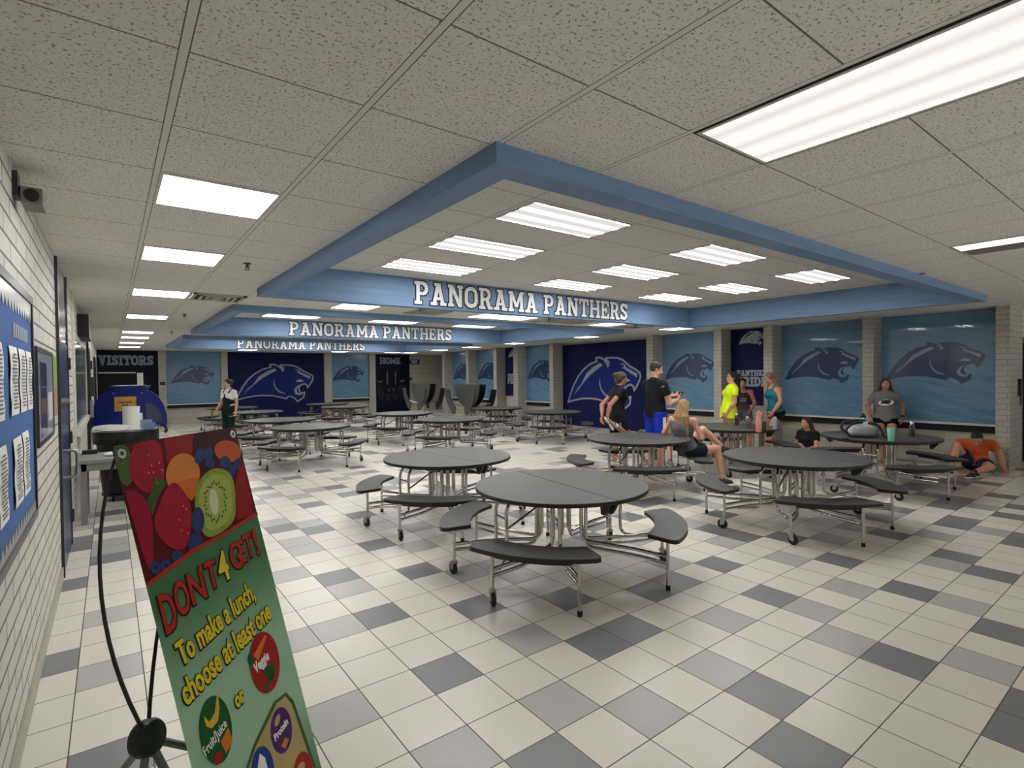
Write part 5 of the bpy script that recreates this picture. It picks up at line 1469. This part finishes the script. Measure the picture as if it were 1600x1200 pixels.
p = m4 @ Vector(J['wrl']+A_([-.01,.07,-.10]))
tag(MB().poly([(-.16,-.02),(.02,-.07),(.10,.02),(.0,.07)], (p.x+.04, p.y-.03, p.z-.02), (.8,-.6,.12), (.6,.8,0), 0, .006).build('white_paper', M_WHITE), 'white paper held in the hand of the woman in the dark apron', 'paper')

# 2 person in black holding one foot behind, quad stretch, seen from the side facing right
J = pose(1.72)
J['knl'] = A_([-.10,.02,.47]); J['anl'] = A_([-.10,-.01,.085])
J['knr'] = A_([.16,.19,.57]); J['anr'] = A_([.23,-.13,.83])
rotx(J, ['wst','chest','neck','head','shl','shr'], J['pel'], -6)
J['elr'] = A_([.24,-.20,1.16]); J['wrr'] = A_([.23,-.25,.95]); J['ell'] = A_([-.20,-.20,1.13]); J['wrl'] = A_([-.06,-.24,.94])
t, fr = person('person in black shirt and shorts stretching one leg, holding the foot behind', (7.06, 6.32, 0), 0, J, SK3, (0,1,-.05), feet=dict(l=(0,1,0), r=(0,-.55,.83)), female=True,
    hand_r=dict(d=(-.1,-.1,-1), pn=(-.3,.9,0), curl=(.7,.7)), hand_l=dict(d=(.1,-.2,-1), pn=(.9,.3,0), curl=(.5,.6)))
J['soler'] = A_([.0,-.83,-.55]); J['fdr'] = unit(A_([.0,-.55,.83]))
shirt(t, J, fr, C_BLK, .42, .07, .014, loose=.012); shorts(t, J, fr, C_SHB, .62, .014, .016)
for s in (1, -1): MB().poly([(0,0),(.05,-.01),(.06,-.18),(.02,-.20)], tuple(J['hipr' if s > 0 else 'hipl']+A_([s*.108,-.02,-.06])), (0,1,0), (0,0,1), -.002, .003).build('side_stripe', mat('light_blue_stripe', (96,160,206), .7), t)
shoes(t, J, fr, S_BLK, M_WHITE, M_WHITE); hair(t, J, fr, H_BRN, 'bun')
t.rotation_euler.z = radians(-118)

# 3 man in black shirt and blue shorts with a tablet, pointing
J = pose(1.87, .20, .095)
J['elr'] = A_([.27,.08,1.19]); J['wrr'] = A_([.16,.33,1.23]); J['ell'] = A_([-.25,.16,1.22]); J['wrl'] = A_([-.10,.40,1.29])
t, fr = person('tall man with short dark hair, black shirt and blue shorts, writing on a tablet', (7.33, 5.70, 0), radians(-104), J, SK1, (.42,.87,-.25), female=False,
    hand_r=dict(d=(-.35,.8,.45), pn=(-.8,-.3,.2), curl=(.75,.9), point=0), hand_l=dict(d=(.25,.9,.1), pn=(.3,0,1), curl=(.5,.6)))
shirt(t, J, fr, C_BLK, .58, .07, .016, loose=.022, female=False); shorts(t, J, fr, C_BLU, .82, .016, .022)
for s in (1, -1): MB().poly([(0,0),(.055,0),(.06,-.34),(.0,-.34)], tuple(J['hipr' if s > 0 else 'hipl']+A_([s*.118,-.02,-.03])), (0,1,0), (0,0,1), -.004, .004).build('side_stripe', M_WHITE, t)
MB().poly([(0,0),(.05,.01),(.07,.03),(.03,.035)], tuple(J['shr']+A_([.04,-.075,-.05])), (1,.3,0), (0,0,1), -.003, .004).build('shoulder_print', M_SILVER, t)
shoes(t, J, fr, S_GRY, M_WHITE); hair(t, J, fr, H_DRK, 'short')
MB().tube([tuple(J['head']+fr['rh']*s*.072+fr['lk']*.0+fr['uh']*.006) if abs(s) > 1.5 else tuple(J['head']+fr['rh']*s*.045*1.05+fr['lk']*(.098-abs(s)*.006)+fr['uh']*.004) for s in (-1.0,-.5,0,.5,1.0)], .0022, 6).build('glasses', M_ALU, t)
m4 = Matrix.Translation(t.location) @ Matrix.Rotation(t.rotation_euler.z, 4, 'Z')
p = m4 @ Vector(J['wrl']+A_([.02,.12,.005])); q = Matrix.Rotation(t.rotation_euler.z, 3, 'Z')
tbm = Matrix.Translation(p) @ Matrix.Rotation(t.rotation_euler.z+radians(10), 4, 'Z') @ Matrix.Rotation(radians(35), 4, 'X')
tb_ = MB().box((-.10,-.075,.012), (.12,.085,.022), tbm).build('tablet', M_BLACK); tag(tb_, 'dark tablet held out by the tall man in black', 'tablet')
MB().box((-.09,-.065,.022), (.11,.075,.0235), tbm).build('screen', M_GLASSD, tb_)

# 4 girl with long fair hair sitting on a bench, back turned, one knee up and foot on the next bench
J = pose(1.66)
J.update(pel=A_([0,0,.555]), wst=A_([0,-.05,.68]), chest=A_([.0,-.09,.87]), neck=A_([0,-.10,1.03]), head=A_([0,-.065,1.195]), shl=A_([-.17,-.10,.995]), shr=A_([.17,-.10,.995]),
    hipl=A_([-.09,.0,.545]), hipr=A_([.09,.0,.545]), knl=A_([-.10,.36,.83]), anl=A_([-.03,.66,.56]), knr=A_([.14,.43,.56]), anr=A_([.16,.50,.10]),
    ell=A_([-.29,-.10,.79]), wrl=A_([-.33,.10,.775]), elr=A_([.27,-.02,.74]), wrr=A_([.15,.20,.67]))
rotz(J, ['shl','shr','ell','wrl','elr','wrr'], J['chest'], 28)
t, fr = person('girl with long fair hair in a grey tank top sitting on the bench, back turned', (6.93, 4.80, -.02), radians(-108), J, SK1, (-.2,.96,-.12), feet=dict(l=(0,1,-.1), r=(0,1,0)))
shirt(t, J, fr, C_TANK, 0, .05, .013, tank=True, loose=.01); shorts(t, J, fr, C_PAT, .5, .014, .012)
MB().poly([(-.035,0),(.04,.01),(.05,.06),(.01,.075),(-.03,.05)], tuple(J['chest']+fr['tf']*-.122+A_([-.03,0,-.03])), (1,0,0), tuple(fr['spine']), -.004, .003).build('red_print', mat('red_print', (176,40,44), .7), t)
shoes(t, J, fr, S_NVY, M_BLACK); hair(t, J, fr, H_BLD, 'long', .33)

# 5 girl in a neon yellow shirt standing behind the bottle table
J = pose(1.70)
rotx(J, ['wst','chest','neck','head','shl','shr'], J['pel'], 8)
J['elr'] = A_([.22,-.11,1.10]); J['wrr'] = A_([.20,.02,.88]); J['ell'] = A_([-.22,-.06,1.11]); J['wrl'] = A_([-.2,.08,.90])
t, fr = person('girl with a long dark ponytail in a neon yellow shirt standing behind the bottles', (9.79, 5.84, 0), radians(48), J, SK2, (-.15,.98,.1))
shirt(t, J, fr, C_NEON, .5, .15, .016, loose=.014); shorts(t, J, fr, C_SHB, .12, .008, 0)
shoes(t, J, fr, S_GRY); hair(t, J, fr, H_DRK, 'pony', .5, lambda f: (f.cap(J['head']-fr['lk']*.09, J['chest']-fr['lk']*.17, .045, .05), f.cap(J['chest']-fr['lk']*.17, J['wst']-fr['lk']*.17, .05, .02)))
MB().cyl(J['wrr']+(J['elr']-J['wrr'])*.06, J['wrr']+(J['elr']-J['wrr'])*.2, .031, .032, 14).build('watch', M_BLACK, t)

# 6 girl perched on the sill ledge in front of the narrow banner
J = pose(1.64)
J.update(pel=A_([0,0,.80]), wst=A_([0,-.02,.93]), chest=A_([0,.0,1.12]), neck=A_([0,.02,1.28]), head=A_([0,.06,1.44]), shl=A_([-.165,.02,1.245]), shr=A_([.165,.02,1.245]),
    hipl=A_([-.09,.02,.78]), hipr=A_([.09,.02,.78]), knl=A_([-.13,.34,.50]), anl=A_([-.12,.42,.085]), knr=A_([.13,.34,.50]), anr=A_([.13,.44,.085]),
    ell=A_([-.25,.06,1.0]), wrl=A_([-.16,.26,.86]), elr=A_([.25,.06,1.0]), wrr=A_([.17,.27,.86]))
t, fr = person('girl in a maroon tank top and grey shorts leaning on the wall below the banner', (11.34, 6.42, 0), radians(122), J, SK3, (.1,.97,-.1))
shirt(t, J, fr, C_MAR, 0, .04, .013, tank=True); shorts(t, J, fr, C_DEN, .5, .015, .015); shoes(t, J, fr, S_GRY); hair(t, J, fr, H_DRK, 'pony', .2)
for z in (.0, -.05): MB().poly([(-.08,0),(.08,0),(.07,.022),(-.07,.022)], tuple(J['chest']+fr['tf']*.135+A_([0,0,z-.02])), (-1,0,0), (0,0,1), -.004, .004).build('chest_print', M_SILVER, t)
tag(MB().box((11.62, 6.2, .0), (12.16, 7.16, .68)).build('low_ledge', M_BLOCK), kind='structure').name = 'trim_30'

# 7 girl in a teal tank top, leaning, one leg forward
J = pose(1.68)
rotx(J, ['wst','chest','neck','head','shl','shr'], J['pel'], -10)
J['elr'] = A_([.19,.02,1.13]); J['wrr'] = A_([.19,-.02,.90]); J['ell'] = A_([-.22,.06,1.12]); J['wrl'] = A_([-.20,.20,.93])
J['knl'] = A_([-.11,.22,.50]); J['anl'] = A_([-.10,.27,.085]); J['knr'] = A_([.10,-.01,.49]); J['anr'] = A_([.11,-.06,.085])
t, fr = person('girl with loose light brown hair in a teal tank top at the bottle table', (10.33, 5.16, 0), radians(62), J, SK2, (-.05,.95,-.32), feet=dict(l=(0,1,0), r=(0,1,0)))
shirt(t, J, fr, C_TEAL, 0, .03, .012, tank=True); shorts(t, J, fr, C_SHB, .3, .012, .006); shoes(t, J, fr, M_WHITE, S_GRY); hair(t, J, fr, H_LBR, 'long', .32)
MB().cyl(J['wrr']+(J['elr']-J['wrr'])*.04, J['wrr']+(J['elr']-J['wrr'])*.16, .031, .032, 14).build('watch', M_BLACK, t)

# 8 girl in black sitting on the floor
J = pose(1.62)
J.update(pel=A_([0,0,.13]), wst=A_([0,-.02,.25]), chest=A_([0,-.05,.43]), neck=A_([0,-.04,.585]), head=A_([0,.0,.745]), shl=A_([-.165,-.04,.55]), shr=A_([.165,-.04,.55]),
    hipl=A_([-.09,.02,.115]), hipr=A_([.09,.02,.115]), knl=A_([-.14,.32,.36]), anl=A_([-.10,.40,.085]), knr=A_([.30,.30,.12]), anr=A_([.03,.36,.09]),
    ell=A_([-.23,.02,.33]), wrl=A_([-.20,.22,.30]), elr=A_([.24,-.02,.30]), wrr=A_([.24,.06,.07]))
t, fr = person('girl with a dark ponytail in a black shirt sitting on the floor behind a table', (10.12, 4.50, 0), radians(72), J, SK2, (-.1,.98,-.05),
    hand_r=dict(d=(0,.9,-.25), pn=(0,0,-1), curl=(.15,.2)), feet=dict(l=(0,1,0), r=(-.8,.5,0)))
shirt(t, J, fr, C_BLK, .5, .03, .014, loose=.01); shorts(t, J, fr, C_SHB, .5, .012, .01); shoes(t, J, fr, S_GRY); hair(t, J, fr, H_DRK, 'long', .33)

# 9 girl in a grey shirt leaning back against the right wall
J = pose(1.62)
for n in ('pel','wst','chest','neck','head','shl','shr','hipl','hipr'): J[n] = J[n]+A_([0,-.30,-.08])
rotx(J, ['wst','chest','neck','head','shl','shr'], J['pel'], 2)
J['knl'] = A_([-.10,-.10,.46]); J['knr'] = A_([.10,-.10,.46])
J['elr'] = A_([.27,-.42,1.02]); J['wrr'] = A_([.24,-.26,.82]); J['ell'] = A_([-.27,-.42,1.03]); J['wrl'] = A_([-.25,-.27,.82])
t, fr = person('girl in a grey shirt with a white cat-head print leaning against the right wall', (11.12, 3.56, 0), radians(112), J, SK3, (0,.99,-.03))
shirt(t, J, fr, C_GRY, .52, .05, .015, loose=.016); shorts(t, J, fr, C_SHB, .28, .013, .012); shoes(t, J, fr, S_TAN, mat('tan_sole', (190,160,124), .6)); hair(t, J, fr, H_BRN, 'long', .14)
c = J['chest']+fr['tf']*.134+fr['spine']*-.03
pr_ = MB().poly([(.115*cos(2*pi*i/24), .056*sin(2*pi*i/24)+.01*cos(2*pi*i/24)) for i in range(24)], tuple(c), tuple(-fr['lat']), tuple(fr['spine']), -.012, .004).build('shirt_print', M_WHITE, t)
MB().poly([(x/1200*.17-.085, y/1200*.17-.03) for x, y in EMB_OUT], tuple(c), tuple(-fr['lat']), tuple(fr['spine']), .004, .006).build('print_emblem', S_BLK, pr_)
MB().cyl(J['wrl']+(J['ell']-J['wrl'])*.04, J['wrl']+(J['ell']-J['wrl'])*.18, .030, .031, 14).build('watch', M_BLACK, t)

# 10 person in orange sitting on the floor by the brick column, leaning on both hands, head down
J = pose(1.68, .185)
J.update(pel=A_([0,0,.14]), wst=A_([0,-.02,.25]), chest=A_([0,.02,.39]), neck=A_([0,.10,.515]), head=A_([0,.20,.57]), shl=A_([-.20,.03,.47]), shr=A_([.20,.07,.47]),
    hipl=A_([-.09,.02,.13]), hipr=A_([.09,.02,.13]), knl=A_([-.14,.44,.15]), anl=A_([.08,.72,.09]), knr=A_([.27,.33,.45]), anr=A_([.34,.60,.085]),
    ell=A_([-.32,-.04,.28]), wrl=A_([-.36,-.05,.055]), elr=A_([.27,.15,.28]), wrr=A_([.20,.22,.055]))
t, fr = person('dark-haired person in an orange shirt crouching on the floor by the brick column', (11.42, 2.40, 0), radians(108), J, SK2, (0,.72,-.69), (0,.5,.8), female=False,
    hand_r=dict(d=(.1,.95,-.2), pn=(0,0,-1), curl=(.1,.15)), hand_l=dict(d=(-.1,.95,-.2), pn=(0,0,-1), curl=(.1,.15)), feet=dict(l=(.6,.8,0), r=(.2,1,0)))
shirt(t, J, fr, C_ORG, .5, .05, .016, loose=.02, female=False); shorts(t, J, fr, C_NVY, .6, .014, .016); shoes(t, J, fr, S_BLK); hair(t, J, fr, H_DRK, 'short')

# 11 person sitting on the floor behind the tall man, knees apart
J = pose(1.70)
J.update(pel=A_([0,0,.13]), wst=A_([0,-.02,.25]), chest=A_([0,.0,.42]), neck=A_([0,.04,.57]), head=A_([0,.10,.72]), shl=A_([-.17,.04,.54]), shr=A_([.17,.04,.54]),
    hipl=A_([-.09,.02,.115]), hipr=A_([.09,.02,.115]), knl=A_([-.27,.34,.46]), anl=A_([-.20,.64,.085]), knr=A_([.27,.34,.46]), anr=A_([.20,.64,.085]),
    ell=A_([-.25,.20,.36]), wrl=A_([-.20,.42,.36]), elr=A_([.25,.20,.36]), wrr=A_([.20,.42,.36]))
t, fr = person('person sitting on the floor with knees up, mostly hidden behind the tall man', (8.34, 6.62, 0), radians(143), J, SK1, (0,.95,-.3))
shirt(t, J, fr, C_TANK, .5, .02, .014); shorts(t, J, fr, C_DEN, .75, .014, .012); shoes(t, J, fr, S_GRY); hair(t, J, fr, H_BRN, 'pony', .2)
